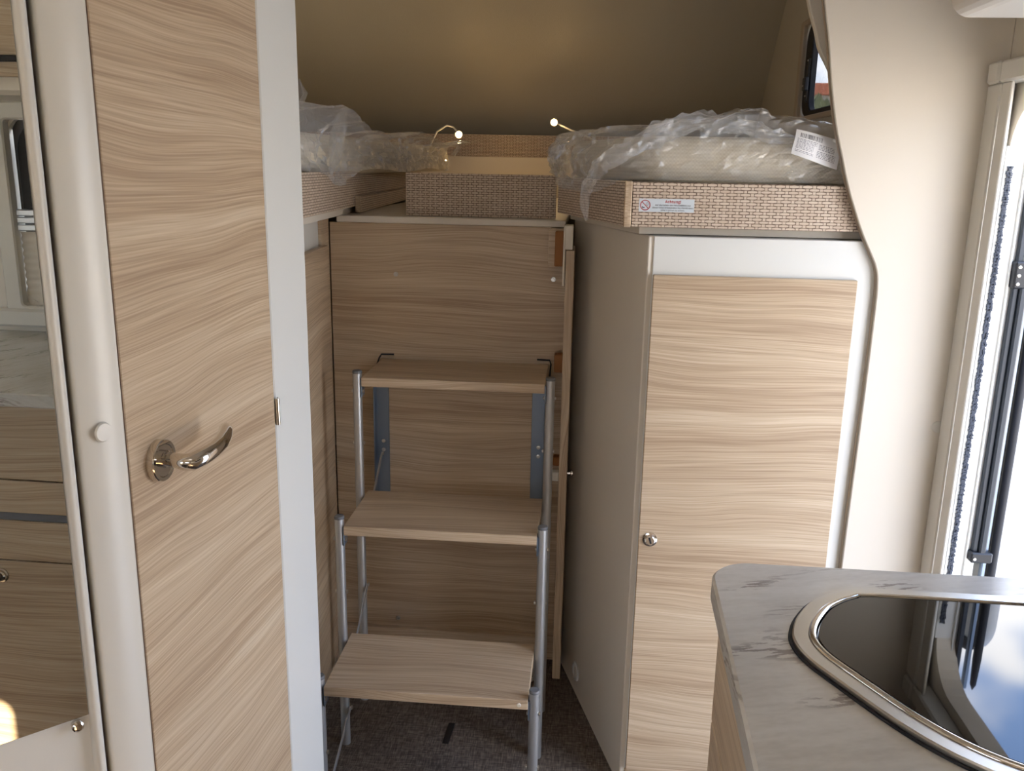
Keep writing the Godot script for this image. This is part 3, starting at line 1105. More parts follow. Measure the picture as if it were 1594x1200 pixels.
# ---------------------------------------------------------------- back of the ladder niche
func build_niche() -> void:
	var w := thing("niche_panel", "pale wood back panel behind the step ladder", "panel", Vector3(-0.35, 0, -2.3))
	var c := w.position
	var st := mb()
	span(st, Vector3(-0.675, 0.02, -2.308) - c, Vector3(-0.046, 1.248, -2.290) - c, 0.001, false, Vector2(1.3, 0.75))
	build(st, "panel", mats.wood, w)
	st = mb()
	span(st, Vector3(-0.655, 1.2485, -3.90) - c, Vector3(-0.060, 1.2655, -2.284) - c, 0.002)
	build(st, "ledge", mats.cream, w)
	st = mb()
	span(st, Vector3(-0.675, 0.0, -2.2895) - c, Vector3(-0.08, 0.10, -2.272) - c, 0.001, false, Vector2(0.4, 0.2))
	build(st, "plinth", mats.wood, w)
	for b in [Vector3(-0.501, 1.117, -2.29), Vector3(-0.088, 1.115, -2.29), Vector3(-0.507, 0.124, -2.29)]:
		st = mb()
		lathe(st, [[0.0, 0.007], [0.003, 0.007], [0.0032, 0.003], [0.0065, 0.003], [0.007, 0.0]], b - c, Vector3(0, 0, 1), 6)
		build(st, "hex_nut", mats.steel, w)

	# narrow cabinet door standing open beside the wardrobe, seen on its edge
	var d := thing("open_cabinet_door", "narrow pale wood cabinet door standing open edge-on beside the wardrobe side", "door", Vector3(-0.043, 0.045, -2.15))
	var e := d.position
	st = mb()
	span(st, Vector3(-0.0545, 0.047, -2.285) - e, Vector3(-0.0335, 1.203, -2.15) - e, 0.0015, true, Vector2(0.6, 0.3))
	build(st, "leaf", mats.wood, d)
	st = mb()
	lathe(st, [[0.005, 0.0], [0.005, 0.009], [0.0085, 0.011], [0.0085, 0.014], [0.007, 0.0155], [0.0, 0.0155]], Vector3(-0.0335, 0.631, -2.172) - e, Vector3.RIGHT, 18)
	build(st, "knob", mats.chrome, d)
	st = mb()
	span(st, Vector3(-0.0735, 0.610, -2.185) - e, Vector3(-0.0545, 0.635, -2.163) - e, 0.002)
	span(st, Vector3(-0.078, 0.616, -2.181) - e, Vector3(-0.073, 0.630, -2.167) - e, 0.001)
	build(st, "latch", mats.white_plastic, d)
	for b in [[0.888, 0.934, -0.077], [0.637, 0.660, -0.072]]:
		st = mb()
		span(st, Vector3(b[2], b[0], -2.235) - e, Vector3(-0.0545, b[1], -2.205) - e, 0.002)
		build(st, "wood_block", mats.block, d)
	var f := thing("cream_batten", "short cream batten with a brown block over the open cabinet door", "batten", Vector3(-0.05, 1.116, -2.18))
	st = mb()
	span(st, Vector3(-0.0615, 1.117, -2.20) - f.position, Vector3(-0.0565, 1.262, -2.148) - f.position, 0.001)
	span(st, Vector3(-0.060, 1.2045, -2.20) - f.position, Vector3(-0.039, 1.262, -2.150) - f.position, 0.001)
	build(st, "batten", mats.cream, f)
	st = mb()
	span(st, Vector3(-0.083, 1.160, -2.215) - f.position, Vector3(-0.0615, 1.245, -2.185) - f.position, 0.002)
	build(st, "wood_block", mats.block, f)
	st = mb()
	span(st, Vector3(-0.10, 1.155, -2.289) - f.position, Vector3(-0.0615, 1.247, -2.215) - f.position, 0.002, false, Vector2(0.5, 0.5))
	build(st, "support_block", mats.wood, f)
	# strip of tape on the carpet
	st = mb()
	box(st, Vector3(-0.306, 0.001, -1.947), Vector3(0.016, 0.0015, 0.084), 0.0004, Basis(Vector3.UP, -0.05))
	tag(build(st, "tape_strip", mats.black), "short strip of black tape on the carpet below the ladder", "tape")

# ---------------------------------------------------------------- beds
func build_beds() -> void:
	var st: SurfaceTool
	var b := thing("raised_bed", "bed platform above the wardrobe edged with weave-patterned rails", "bed", Vector3(0.3, 1.27, -2.6))
	var c := b.position
	st = mb()
	extrude(st, PackedVector2Array([Vector2(0.10, -1.835), Vector2(0.695, -1.835), Vector2(0.695, -3.9), Vector2(-0.05, -3.9), Vector2(-0.05, -2.30)]), Vector3(0, 1.2695, 0) - c, Vector3.RIGHT, Vector3(0, 0, 1), Vector3.UP, 0.10, 0.0)
	build(st, "platform", mats.cream, b)
	st = mb()
	span(st, Vector3(0.082, 1.285, -1.817) - c, Vector3(0.695, 1.373, -1.800) - c, 0.001, false, Vector2(0.02, 0.004))
	build(st, "front_rail", mats.weave, b)
	st = mb()
	board(st, Vector2(0.0665 - c.x, -1.817 - c.z), Vector2(-0.083 - c.x, -2.290 - c.z), 1.285 - c.y, 1.373 - c.y, 0.017, 1.0, 0.001)
	build(st, "side_rail", mats.weave, b)
	st = mb()
	span(st, Vector3(0.066, 1.284, -1.817) - c, Vector3(0.081, 1.374, -1.7985) - c, 0.002)
	build(st, "corner_trim", mats.wood, b)
	# warning sticker on the front rail
	var stk := thing("warning_sticker", "white warning sticker with red circle on the weave-patterned bed rail", "sticker", Vector3(0.149, 1.328, -1.7995))
	st = mb()
	box(st, Vector3(0, 0, 0.0001), Vector3(0.108, 0.0255, 0.0003), 0.0)
	build(st, "sheet", mats.sticker, stk)
	st = mb()
	var cc := Vector3(-0.0415, 0.0, 0.0003)
	ring(st, circle2(0.0102, 32), circle2(0.0086, 32), cc, Vector3.RIGHT, Vector3.UP, Vector3(0, 0, 1), 0.0003, 0.0)
	box(st, cc + Vector3(0, 0, 0.00015), Vector3(0.0185, 0.0014, 0.0003), 0.0, Basis(Vector3(0, 0, 1), -PI / 4))
	build(st, "prohibition_sign", mats.red_print, stk)
	st = mb()
	ring(st, PackedVector2Array([Vector2(0.0008, 0.002), Vector2(0.0035, -0.0015), Vector2(0.0065, 0.002), Vector2(0.0035, 0.006)]), PackedVector2Array([Vector2(0.0015, 0.002), Vector2(0.0035, -0.0006), Vector2(0.0058, 0.002), Vector2(0.0035, 0.0052)]), cc, Vector3.RIGHT, Vector3.UP, Vector3(0, 0, 1), 0.0002, 0.0)
	box(st, cc + Vector3(-0.0035, -0.0045, 0.0001), Vector3(0.005, 0.0016, 0.0002), 0.0)
	box(st, cc + Vector3(-0.0055, -0.0032, 0.0001), Vector3(0.0015, 0.002, 0.0002), 0.0)
	build(st, "pictogram", mats.ink, stk)
	for t in [["Achtung!", 0.0105, 0.0072, mats.red_print], ["Auf die Gefahr des Herausfallens aus", 0.0060, 0.0005, mats.ink], ["dieser Höhe ist besonders bei Kleinkindern", 0.0060, -0.0044, mats.ink], ["unter 6 Jahren zu achten.", 0.0060, -0.0092, mats.ink]]:
		var tm := TextMesh.new()
		var f := SystemFont.new()
		f.font_names = PackedStringArray(["Droid Sans"])
		if t[0] == "Achtung!":
			f.font_weight = 700
		tm.font = f
		tm.font_size = 32
		tm.pixel_size = t[1] / 46.0
		tm.depth = 0.0002
		tm.text = t[0]
		var o := MeshInstance3D.new()
		o.name = "lettering"
		o.mesh = tm
		o.material_override = t[3]
		stk.add_child(o, true)
		o.position = Vector3(0.0125, t[2], 0.0004)

	b = thing("raised_bed", "bed platform left of the step ladder edged with weave-patterned rails", "bed", Vector3(-1.0, 1.27, -2.6))
	c = b.position
	st = mb()
	extrude(st, PackedVector2Array([Vector2(-0.612, -1.835), Vector2(-1.445, -1.835), Vector2(-1.445, -3.9), Vector2(-0.74, -3.9)]), Vector3(0, 1.2665, 0) - c, Vector3.RIGHT, Vector3(0, 0, 1), Vector3.UP, 0.103, 0.0)
	build(st, "platform", mats.cream, b)
	var ra := Vector2(-0.5905, -1.80)
	var rb := Vector2(-0.735, -3.89)
	var o2 := Vector2(c.x, c.z)
	st = mb()
	board(st, ra - o2, rb - o2, 1.2845 - c.y, 1.377 - c.y, 0.017, -1.0, 0.001)
	build(st, "side_rail", mats.weave, b)
	st = mb()
	span(st, Vector3(-1.445, 1.2845, -1.817) - c, Vector3(-0.609, 1.377, -1.80) - c, 0.001)
	build(st, "front_rail", mats.weave, b)
	st = mb()
	var dr := (rb - ra).normalized()
	board(st, ra + dr * 0.595 - o2, ra + dr * 1.85 - o2, 1.2675 - c.y, 1.311 - c.y, 0.014, 1.0, 0.001, Vector2(0.1, 0.01))
	build(st, "lower_batten", mats.weave, b)
	st = mb()
	board(st, ra + dr * 0.590 - o2, ra + dr * 0.5945 - o2, 1.2675 - c.y, 1.311 - c.y, 0.014, 1.0, 0.0005)
	build(st, "batten_end", mats.wood, b)

	st = mb()
	span(st, Vector3(-0.482, 1.2665, -2.352), Vector3(-0.089, 1.376, -2.335), 0.001, false, Vector2(0.05, 0.02))
	tag(build(st, "bed_crossboard", mats.weave), "weave-patterned board standing across the gap between the two beds", "board")
	# head end: cream front and weave-patterned upstand
	var hb := thing("headboard", "headboard between the beds, cream below with a weave-patterned strip on top", "headboard", Vector3(-0.35, 1.27, -3.93))
	st = mb()
	span(st, Vector3(-1.44, 1.2665, -3.935) - hb.position, Vector3(0.695, 1.432, -3.915) - hb.position, 0.002)
	build(st, "panel", mats.cream, hb)
	st = mb()
	span(st, Vector3(-1.44, 1.4325, -3.99) - hb.position, Vector3(0.695, 1.525, -3.95) - hb.position, 0.001)
	build(st, "upstand", mats.weave, hb)
	st = mb()
	span(st, Vector3(-1.44, 1.2665, -4.10) - hb.position, Vector3(0.695, 1.430, -3.935) - hb.position, 0.001)
	build(st, "shelf_box", mats.cream, hb)

# ---------------------------------------------------------------- step ladder
func build_ladder() -> void:
	var l := thing("step_ladder", "folding step ladder with three pale wood treads and aluminium legs", "step ladder", Vector3(-0.316, 0, -1.9))
	var c := l.position
	var st: SurfaceTool
	var zs := [-1.693, -1.883, -2.073]
	var tops := [0.300, 0.597, 0.900]
	var tread_y := [0.285, 0.582, 0.891]
	var backs := [-1.914, -2.108, -2.283]
	for i in 3:
		st = mb()
		span(st, Vector3(-0.5405, tread_y[i] - 0.023, backs[i]) - c, Vector3(-0.0925, tread_y[i], zs[i] + 0.012) - c, 0.0012, false, Vector2(0.5 + i * 0.6, 0.3 + i * 0.7))
		var td := build(st, "tread", mats.wood, l)
		if i == 0:
			st = mb()
			lathe(st, [[0.0, 0.002], [0.004, 0.0015], [0.005, 0.0]], Vector3(-0.112, tread_y[0] - 0.012, zs[0] + 0.012) - c, Vector3(0, 0, 1), 14)
			build(st, "screw_cap", mats.cream, td)
		for s in [-1, 1]:
			var x := -0.553 if s < 0 else -0.0795
			var inner: float = x - s * 0.0115
			st = mb()
			tube(st, [Vector3(x, 0.0, zs[i]) - c, Vector3(x, tops[i], zs[i]) - c], [0.0112], 20)
			var leg := build(st, "leg", mats.alu, l)
			st = mb()
			lathe(st, [[0.0118, 0.0], [0.0120, 0.004], [0.0105, 0.007], [0.0, 0.008]], Vector3(x, tops[i] - 0.001, zs[i]) - c, Vector3.UP, 18)
			build(st, "end_cap", mats.cap, leg)
			st = mb()
			span(st, Vector3(inner - 0.0015, tread_y[i] - 0.050, zs[i] - 0.018) - c, Vector3(inner + 0.0015, tread_y[i] - 0.004, zs[i] + 0.010) - c, 0.0006)
			build(st, "tread_bracket", mats.zinc, l)
			for k in [[tread_y[i] - 0.036, 0.0], [tread_y[i] - 0.17, 0.0]]:
				for sd in [s, -s]:
					st = mb()
					lathe(st, [[0.0048, 0.0], [0.0045, 0.003], [0.0, 0.0042]], Vector3(x + sd * (0.0105 if sd == s else 0.0125), k[0], zs[i] + 0.002) - c, Vector3(sd, 0, 0), 12)
					build(st, "rivet", mats.steel, leg)
	for s in [-1, 1]:
		var x := -0.553 if s < 0 else -0.0795
		var inner: float = x - s * 0.0135
		# folding straps between neighbouring legs
		var z_back := [-1.883, -2.073, -2.270]
		for i in 3:
			st = mb()
			var p0 := Vector3(inner, tread_y[i] + 0.13, z_back[i]) - c
			var p1 := Vector3(inner, tread_y[i] - 0.03, zs[i] - 0.012) - c
			if i == 2:
				p0 = Vector3(inner, 0.632, -2.262) - c
				p1 = Vector3(inner, 0.50, -2.085) - c
			elif i == 1:
				p0 = Vector3(inner, 0.335, -2.073) - c
				p1 = Vector3(inner, 0.205, -1.89) - c
			else:
				p0 = Vector3(inner, 0.100, -1.883) - c
				p1 = Vector3(inner, 0.02, -1.70) - c
			var d := (p1 - p0).normalized()
			box(st, (p0 + p1) / 2.0, Vector3(0.0025, 0.014, (p1 - p0).length()), 0.0006, Basis(Vector3.RIGHT, d.cross(Vector3.RIGHT).normalized() * -1.0, d * -1.0).orthonormalized())
			var strap := build(st, "strap", mats.alu, l)
			for q in [p0, p1]:
				st = mb()
				lathe(st, [[0.0052, 0.0], [0.005, 0.003], [0.0, 0.0042]], q + Vector3(-s * 0.0015, 0, 0), Vector3(-s, 0, 0), 12)
				build(st, "rivet", mats.steel, strap)
		# galvanised wall bracket under the top tread
		st = mb()
		var bx0 := -0.560 if s < 0 else -0.135
		span(st, Vector3(bx0, 0.505, -2.2885) - c, Vector3(bx0 + 0.036, 0.867, -2.2845) - c, 0.0008)
		var fl := bx0 if s < 0 else bx0 + 0.033
		span(st, Vector3(fl, 0.505, -2.2845) - c, Vector3(fl + 0.003, 0.867, -2.255) - c, 0.0008)
		var br := build(st, "wall_bracket", mats.zinc, l)
		for yy in [0.66, 0.635]:
			st = mb()
			lathe(st, [[0.0055, 0.0], [0.005, 0.003], [0.0, 0.0045]], Vector3(bx0 + 0.02, yy, -2.2845) - c, Vector3(0, 0, 1), 12)
			build(st, "screw", mats.steel, br)
		# small dark hooks behind the top tread
		st = mb()
		tube(st, [Vector3(x - s * 0.008, 0.86, -2.20) - c, Vector3(x - s * 0.008, 0.895, -2.27) - c, Vector3(x - s * 0.012, 0.903, -2.281) - c, Vector3(x - s * 0.045, 0.903, -2.284) - c], [0.0022], 8)
		build(st, "hook", mats.black, l)

# ---------------------------------------------------------------- mattresses in their plastic bags
# side face along a path on the bed, rounded top edge
func path_points(pts: Array, n: int) -> Array:
	var cv := Curve3D.new()
	for p in pts:
		cv.add_point(Vector3(p[0], 0, p[1]))
	cv.bake_interval = 0.005
	var r := []
	var l := cv.get_baked_length()
	for i in n + 1:
		var o := l * i / n
		var p := cv.sample_baked(o)
		var d := (cv.sample_baked(minf(o + 0.035, l)) - cv.sample_baked(maxf(o - 0.035, 0.0))).normalized()
		r.append([p, Vector3(-d.z, 0, d.x), o])
	return r

func mattress_body(st: SurfaceTool, plan: PackedVector2Array, y0: float, y1: float, r: float) -> void:
	var p := ccw(plan)
	var levels := [[-r, y0], [-r * 0.3, y0 + r * 0.3], [0.0, y0 + r], [0.004, (y0 + y1) / 2.0], [0.0, y1 - r], [-r * 0.12, y1 - r * 0.5], [-r * 0.4, y1 - r * 0.15], [-r * 0.75, y1]]
	smooth(st)
	var run := 0.0
	var n := p.size()
	for i in n:
		var j := (i + 1) % n
		var ln := (p[j] - p[i]).length()
		for k in levels.size() - 1:
			var g0 := grown(p, levels[k][0])
			var g1 := grown(p, levels[k + 1][0])
			var nn := Vector2(p[j].y - p[i].y, -(p[j].x - p[i].x)).normalized()
			quad(st, Vector3(g0[i].x, levels[k][1], g0[i].y), Vector3(g0[j].x, levels[k][1], g0[j].y), Vector3(g1[j].x, levels[k + 1][1], g1[j].y), Vector3(g1[i].x, levels[k + 1][1], g1[i].y),
				Vector2(run, levels[k][1]), Vector2(run + ln, levels[k][1]), Vector2(run + ln, levels[k + 1][1]), Vector2(run, levels[k + 1][1]), Vector3(nn.x, 0.04 * k, nn.y))
		run += ln
	flat(st)
	var top := grown(p, -r * 0.75)
	var idx := Geometry2D.triangulate_polygon(top)
	for k in range(0, idx.size(), 3):
		tri(st, Vector3(top[idx[k]].x, y1, top[idx[k]].y), Vector3(top[idx[k + 1]].x, y1, top[idx[k + 1]].y), Vector3(top[idx[k + 2]].x, y1, top[idx[k + 2]].y), Vector2.ZERO, Vector2.RIGHT, Vector2.ONE, Vector3.UP)

# crumpled film hanging round the mattress; low and high give its lower and upper edge along the path
func film_wrap(st: SurfaceTool, pts: Array, n: int, rows_n: int, low: Callable, high: Callable, puff: Callable, sd: int, inward: float) -> void:
	var crumple := noise(FastNoiseLite.TYPE_SIMPLEX, 1.0, sd, 3)
	crumple.fractal_type = FastNoiseLite.FRACTAL_RIDGED
	var facet := noise(FastNoiseLite.TYPE_CELLULAR, 1.0, sd + 1)
	facet.cellular_return_type = FastNoiseLite.RETURN_DISTANCE
	var rows := []
	var path := path_points(pts, n)
	for j in rows_n + 1:
		var t := float(j) / rows_n
		var row := []
		for i in n + 1:
			var s: float = clampf(path[i][2] + 0.006 * sin(i * 12.9898 + j * 78.233), 0.0, 9.0)
			var p: Vector3 = path[i][0] + path[i][1].cross(Vector3.UP) * 0.006 * sin(i * 12.9898 + j * 78.233)
			var out: Vector3 = path[i][1]
			var lo: float = low.call(s)
			var hi: float = high.call(s)
			var y := 0.0
			var o := 0.0
			if t < 0.72:
				y = lerpf(lo, hi - 0.015, t / 0.72)
				o = 0.008 + 0.016 * sin(PI * clampf(t / 0.72, 0.0, 1.0))
			else:
				var a := (t - 0.72) / 0.28
				y = hi - 0.015 + 0.015 * sin(a * PI / 2.0)
				o = 0.008 - inward * (1.0 - cos(a * PI / 2.0))
			var k: float = puff.call(s)
			var w := 0.017 * crumple.get_noise_2d(s * 5.0 + y * 4.0, y * 9.0 - s * 3.0) + 0.013 * facet.get_noise_2d(s * 16.0 + y * 9.0, y * 20.0 - s * 7.0) + 0.005 * crumple.get_noise_2d(s * 16.0, y * 30.0 + s * 12.0) + 0.008 * crumple.get_noise_2d(s * 11.0 + y * 6.0 + 50.0, y * 2.5)
			row.append(p + out * maxf(o * k + w, -0.09 if t > 0.72 else 0.004) + Vector3.UP * (y + (0.4 * w if t > 0.6 else 0.0)))
		rows.append(row)
	sheet(st, rows, func(_c): return Vector3(0, 0, 1), false)

# gathered rope of film
func film_rope(st: SurfaceTool, pts: Array, radii: Array, sd: int, n := 13) -> void:
	var cv := Curve3D.new()
	for p in pts:
		cv.add_point(p)
	cv.bake_interval = 0.004
	var l := cv.get_baked_length()
	var steps := int(l / 0.013)
	var nz := noise(FastNoiseLite.TYPE_SIMPLEX, 1.0, sd, 2)
	var rows := []
	for i in steps + 1:
		var o := l * i / steps
		var f := float(i) / steps * (radii.size() - 1)
		var r: float = lerpf(radii[int(f)], radii[mini(int(f) + 1, radii.size() - 1)], f - int(f))
		var p := cv.sample_baked(o)
		var d := (cv.sample_baked(minf(o + 0.01, l)) - cv.sample_baked(maxf(o - 0.01, 0.0))).normalized()
		var s := d.cross(Vector3(0, 0, 1)).normalized()
		var u := s.cross(d)
		var row := []
		for k in n + 1:
			var a := TAU * (k % n) / n
			var g := r * (0.75 + 0.7 * nz.get_noise_3d(cos(a) * 2.2, sin(a) * 2.2, o * 14.0) + 0.35 * nz.get_noise_3d(cos(a) * 5.0, sin(a) * 5.0, o * 40.0 + 7.0))
			row.append(p + s * cos(a) * g + u * sin(a) * g * 0.7)
		rows.append(row)
	sheet(st, rows, func(_c): return Vector3(0, 0, 1), false)

func build_mattresses() -> void:
	var st: SurfaceTool
	# beside the entrance partition
	var m := thing("mattress", "cream knitted mattress in a clear plastic bag with a paper slip, above the wardrobe", "mattress", Vector3(0.3, 1.37, -2.6))
	var c := m.position
	st = mb()
	var plan := PackedVector2Array()
	for q in [Vector2(0.69, -1.846), Vector2(0.55, -1.846), Vector2(0.40, -1.846), Vector2(0.27, -1.846), Vector2(0.15, -1.846), Vector2(0.128, -1.850), Vector2(0.109, -1.860), Vector2(0.095, -1.876), Vector2(0.086, -1.896), Vector2(0.058, -1.99), Vector2(0.03, -2.085), Vector2(0.002, -2.18), Vector2(-0.020, -2.25), Vector2(-0.040, -2.31), Vector2(-0.052, -2.37), Vector2(-0.056, -2.45), Vector2(-0.056, -3.0), Vector2(-0.056, -3.64), Vector2(0.69, -3.64)]:
		plan.append(Vector2(q.x - c.x, q.y - c.z))
	mattress_body(st, plan, 1.3705 - c.y, 1.462 - c.y, 0.03)
	build(st, "cover", mats.knit, m)
	st = mb()
	film_wrap(st, [[-0.075, -3.4], [-0.085, -2.9], [-0.09, -2.42], [-0.075, -2.28], [-0.02, -2.06], [0.03, -1.91], [0.065, -1.855], [0.13, -1.836], [0.40, -1.832], [0.70, -1.832]], 170, 15,
		func(s): return 1.376 - 0.03 * smoothstep(1.05, 1.2, s) * (1.0 - smoothstep(1.45, 1.6, s)),
		func(s): return 1.485 - 0.012 * smoothstep(1.9, 2.2, s) + 0.030 * exp(-pow((s - 1.83) / 0.14, 2.0)),
		func(s): return 0.8 + 0.55 * smoothstep(0.9, 1.15, s) * (1.0 - smoothstep(1.5, 1.65, s)), 301, 0.07)
	var film := build(st, "plastic_bag", mats.film, m)
	film.position = -c
	st = mb()
	film_rope(st, [Vector3(0.16, 1.474, -1.825), Vector3(0.10, 1.452, -1.822), Vector3(0.055, 1.424, -1.825), Vector3(0.02, 1.405, -1.835), Vector3(0.0, 1.377, -1.865), Vector3(-0.012, 1.345, -1.885), Vector3(-0.012, 1.315, -1.89), Vector3(-0.008, 1.289, -1.892)], [0.022, 0.022, 0.024, 0.022, 0.019, 0.016, 0.013, 0.003], 311)
	var tail := build(st, "bag_tail", mats.film_thick, m)
	tail.position = -c
	st = mb()
	film_rope(st, [Vector3(0.10, 1.455, -1.826), Vector3(0.145, 1.476, -1.824), Vector3(0.197, 1.487, -1.822), Vector3(0.252, 1.487, -1.822), Vector3(0.295, 1.480, -1.822), Vector3(0.339, 1.466, -1.822), Vector3(0.39, 1.456, -1.824), Vector3(0.45, 1.452, -1.826)], [0.016, 0.022, 0.024, 0.022, 0.02, 0.018, 0.014, 0.004], 317)
	var fold := build(st, "bag_fold", mats.film_thick, m)
	fold.position = -c
	# paper slip
	st = mb()
	var rows := []
	for j in 7:
		var row := []
		for i in 11:
			var a := Vector3(0.388, 1.477, -1.812).lerp(Vector3(0.478, 1.457, -1.815), i / 10.0)
			var b := Vector3(0.379, 1.431, -1.797).lerp(Vector3(0.470, 1.402, -1.800), i / 10.0)
			var v := a.lerp(b, j / 6.0)
			v.z += 0.006 * sin(i * 0.5 + 0.4) + 0.003 * sin(j * 0.9)
			row.append(v - c)
		rows.append(row)
	smooth(st)
	for j in 6:
		for i in 10:
			quad(st, rows[j][i], rows[j][i + 1], rows[j + 1][i + 1], rows[j + 1][i], Vector2(i / 10.0, j / 6.0), Vector2((i + 1) / 10.0, j / 6.0), Vector2((i + 1) / 10.0, (j + 1) / 6.0), Vector2(i / 10.0, (j + 1) / 6.0), Vector3(0, 0, 1))
	var slip_mat := plain(Color.WHITE, 0.5)
	slip_mat.albedo_texture = slip_picture()
	build(st, "paper_slip", slip_mat, m)

	# the other bed
	m = thing("mattress", "mattress in a crumpled clear plastic bag on the bed left of the ladder", "mattress", Vector3(-1.0, 1.37, -2.6))
	c = m.position
	st = mb()
	plan = PackedVector2Array()
	for v in round_rect(-1.43, -3.62, -0.63, -1.86, 0.05, 6):
		var q := v
		if q.x > -1.0:
			q.x += (-1.86 - q.y) * 0.035
		plan.append(Vector2(q.x - c.x, q.y - c.z))
	mattress_body(st, plan, 1.3705 - c.y, 1.462 - c.y, 0.03)
	build(st, "cover", mats.knit, m)
	st = mb()
	film_wrap(st, [[-0.62, -3.66], [-0.565, -3.62], [-0.553, -3.5], [-0.572, -2.9], [-0.590, -2.3], [-0.600, -1.95], [-0.615, -1.87], [-0.68, -1.84], [-1.4, -1.83]], 190, 15,
		func(s): return 1.378 - 0.030 * exp(-pow((s - 1.54) / 0.10, 2.0)) - 0.005 * sin(s * 9.0),
		func(s): return 1.478 + 0.012 * sin(s * 7.0 + 1.0) + 0.03 * smoothstep(1.55, 1.85, s),
		func(s): return 0.8 + 0.5 * smoothstep(0.9, 1.6, s), 331, 0.09)
	film = build(st, "plastic_bag", mats.film_milky, m)
	film.position = -c
	# upright crumpled corners of the bag
	st = mb()
	film_rope(st, [Vector3(-0.60, 1.37, -2.06), Vector3(-0.592, 1.42, -2.08), Vector3(-0.590, 1.465, -2.10), Vector3(-0.587, 1.505, -2.115), Vector3(-0.583, 1.520, -2.12)], [0.004, 0.018, 0.022, 0.017, 0.006], 341)
	var tip := build(st, "bag_corner", mats.film_thick, m)
	tip.position = -c
	st = mb()
	film_rope(st, [Vector3(-0.535, 1.43, -3.50), Vector3(-0.522, 1.452, -3.49), Vector3(-0.508, 1.468, -3.48)], [0.012, 0.012, 0.006], 347)
	tip = build(st, "bag_corner", mats.film_thick, m)
	tip.position = -c
	st = mb()
	film_rope(st, [Vector3(-0.70, 1.47, -1.90), Vector3(-0.64, 1.505, -1.90), Vector3(-0.615, 1.54, -1.91), Vector3(-0.625, 1.565, -1.92)], [0.03, 0.034, 0.022, 0.006], 349)
	tip = build(st, "bag_corner", mats.film_thick, m)
	tip.position = -c

# ---------------------------------------------------------------- reading lamps
func build_lamps() -> void:
	for a in [["reading lamp on a flexible neck at the head of the bed left of the ladder", [Vector3(-0.69, 1.40, -3.914), Vector3(-0.69, 1.42, -3.85), Vector3(-0.675, 1.465, -3.76), Vector3(-0.634, 1.526, -3.71), Vector3(-0.593, 1.551, -3.71), Vector3(-0.568, 1.544, -3.71), Vector3(-0.553, 1.529, -3.71)], Vector3(-0.545, 1.517, -3.705), Vector3(0.35, -0.25, 1.0)],
		["reading lamp on a flexible neck at the head of the bed above the wardrobe", [Vector3(0.06, 1.40, -3.914), Vector3(0.06, 1.42, -3.85), Vector3(0.04, 1.48, -3.76), Vector3(-0.02, 1.515, -3.72), Vector3(-0.09, 1.540, -3.72), Vector3(-0.144, 1.564, -3.72)], Vector3(-0.158, 1.570, -3.715), Vector3(-0.15, -0.25, 1.0)]]:
		var l := thing("reading_lamp", a[0], "lamp", a[1][0])
		var c: Vector3 = l.position
		var st := mb()
		lathe(st, [[0.02, 0.0], [0.02, 0.006], [0.008, 0.010], [0.0, 0.010]], Vector3.ZERO, Vector3(0, 0, 1), 20)
		build(st, "base", mats.white_plastic, l)
		st = mb()
		var cv := Curve3D.new()
		for k in a[1].size():
			var t: Vector3 = (a[1][mini(k + 1, a[1].size() - 1)] - a[1][maxi(k - 1, 0)]) / 6.0
			cv.add_point(a[1][k] - c, -t, t)
		var pts := []
		for p in cv.get_baked_points():
			pts.append(p)
		var thin := []
		for k in range(0, pts.size(), maxi(1, pts.size() / 40)):
			thin.append(pts[k])
		tube(st, thin, [0.0035], 10)
		build(st, "flexible_neck", mats.white_plastic, l)
		var ax: Vector3 = a[3].normalized()
		var hp: Vector3 = a[2] - c
		st = mb()
		lathe(st, [[0.0, -0.016], [0.010, -0.014], [0.0145, -0.006], [0.0155, 0.004], [0.0155, 0.008], [0.0125, 0.008]], hp, ax, 24)
		build(st, "lamp_head", mats.steel, l)
		st = mb()
		lathe(st, [[0.0125, 0.007], [0.008, 0.009], [0.0, 0.0095]], hp, ax, 20)
		build(st, "led_lens", mats.led, l)
		var s := OmniLight3D.new()
		s.name = "lamp_light"
		l.add_child(s)
		s.position = hp + ax * 0.016
		s.light_color = Color(1.0, 0.82, 0.56)
		s.light_energy = 0.0028
		s.light_size = 0.01
		s.omni_range = 6.0
		s.omni_attenuation = 2.0
		s.shadow_enabled = true

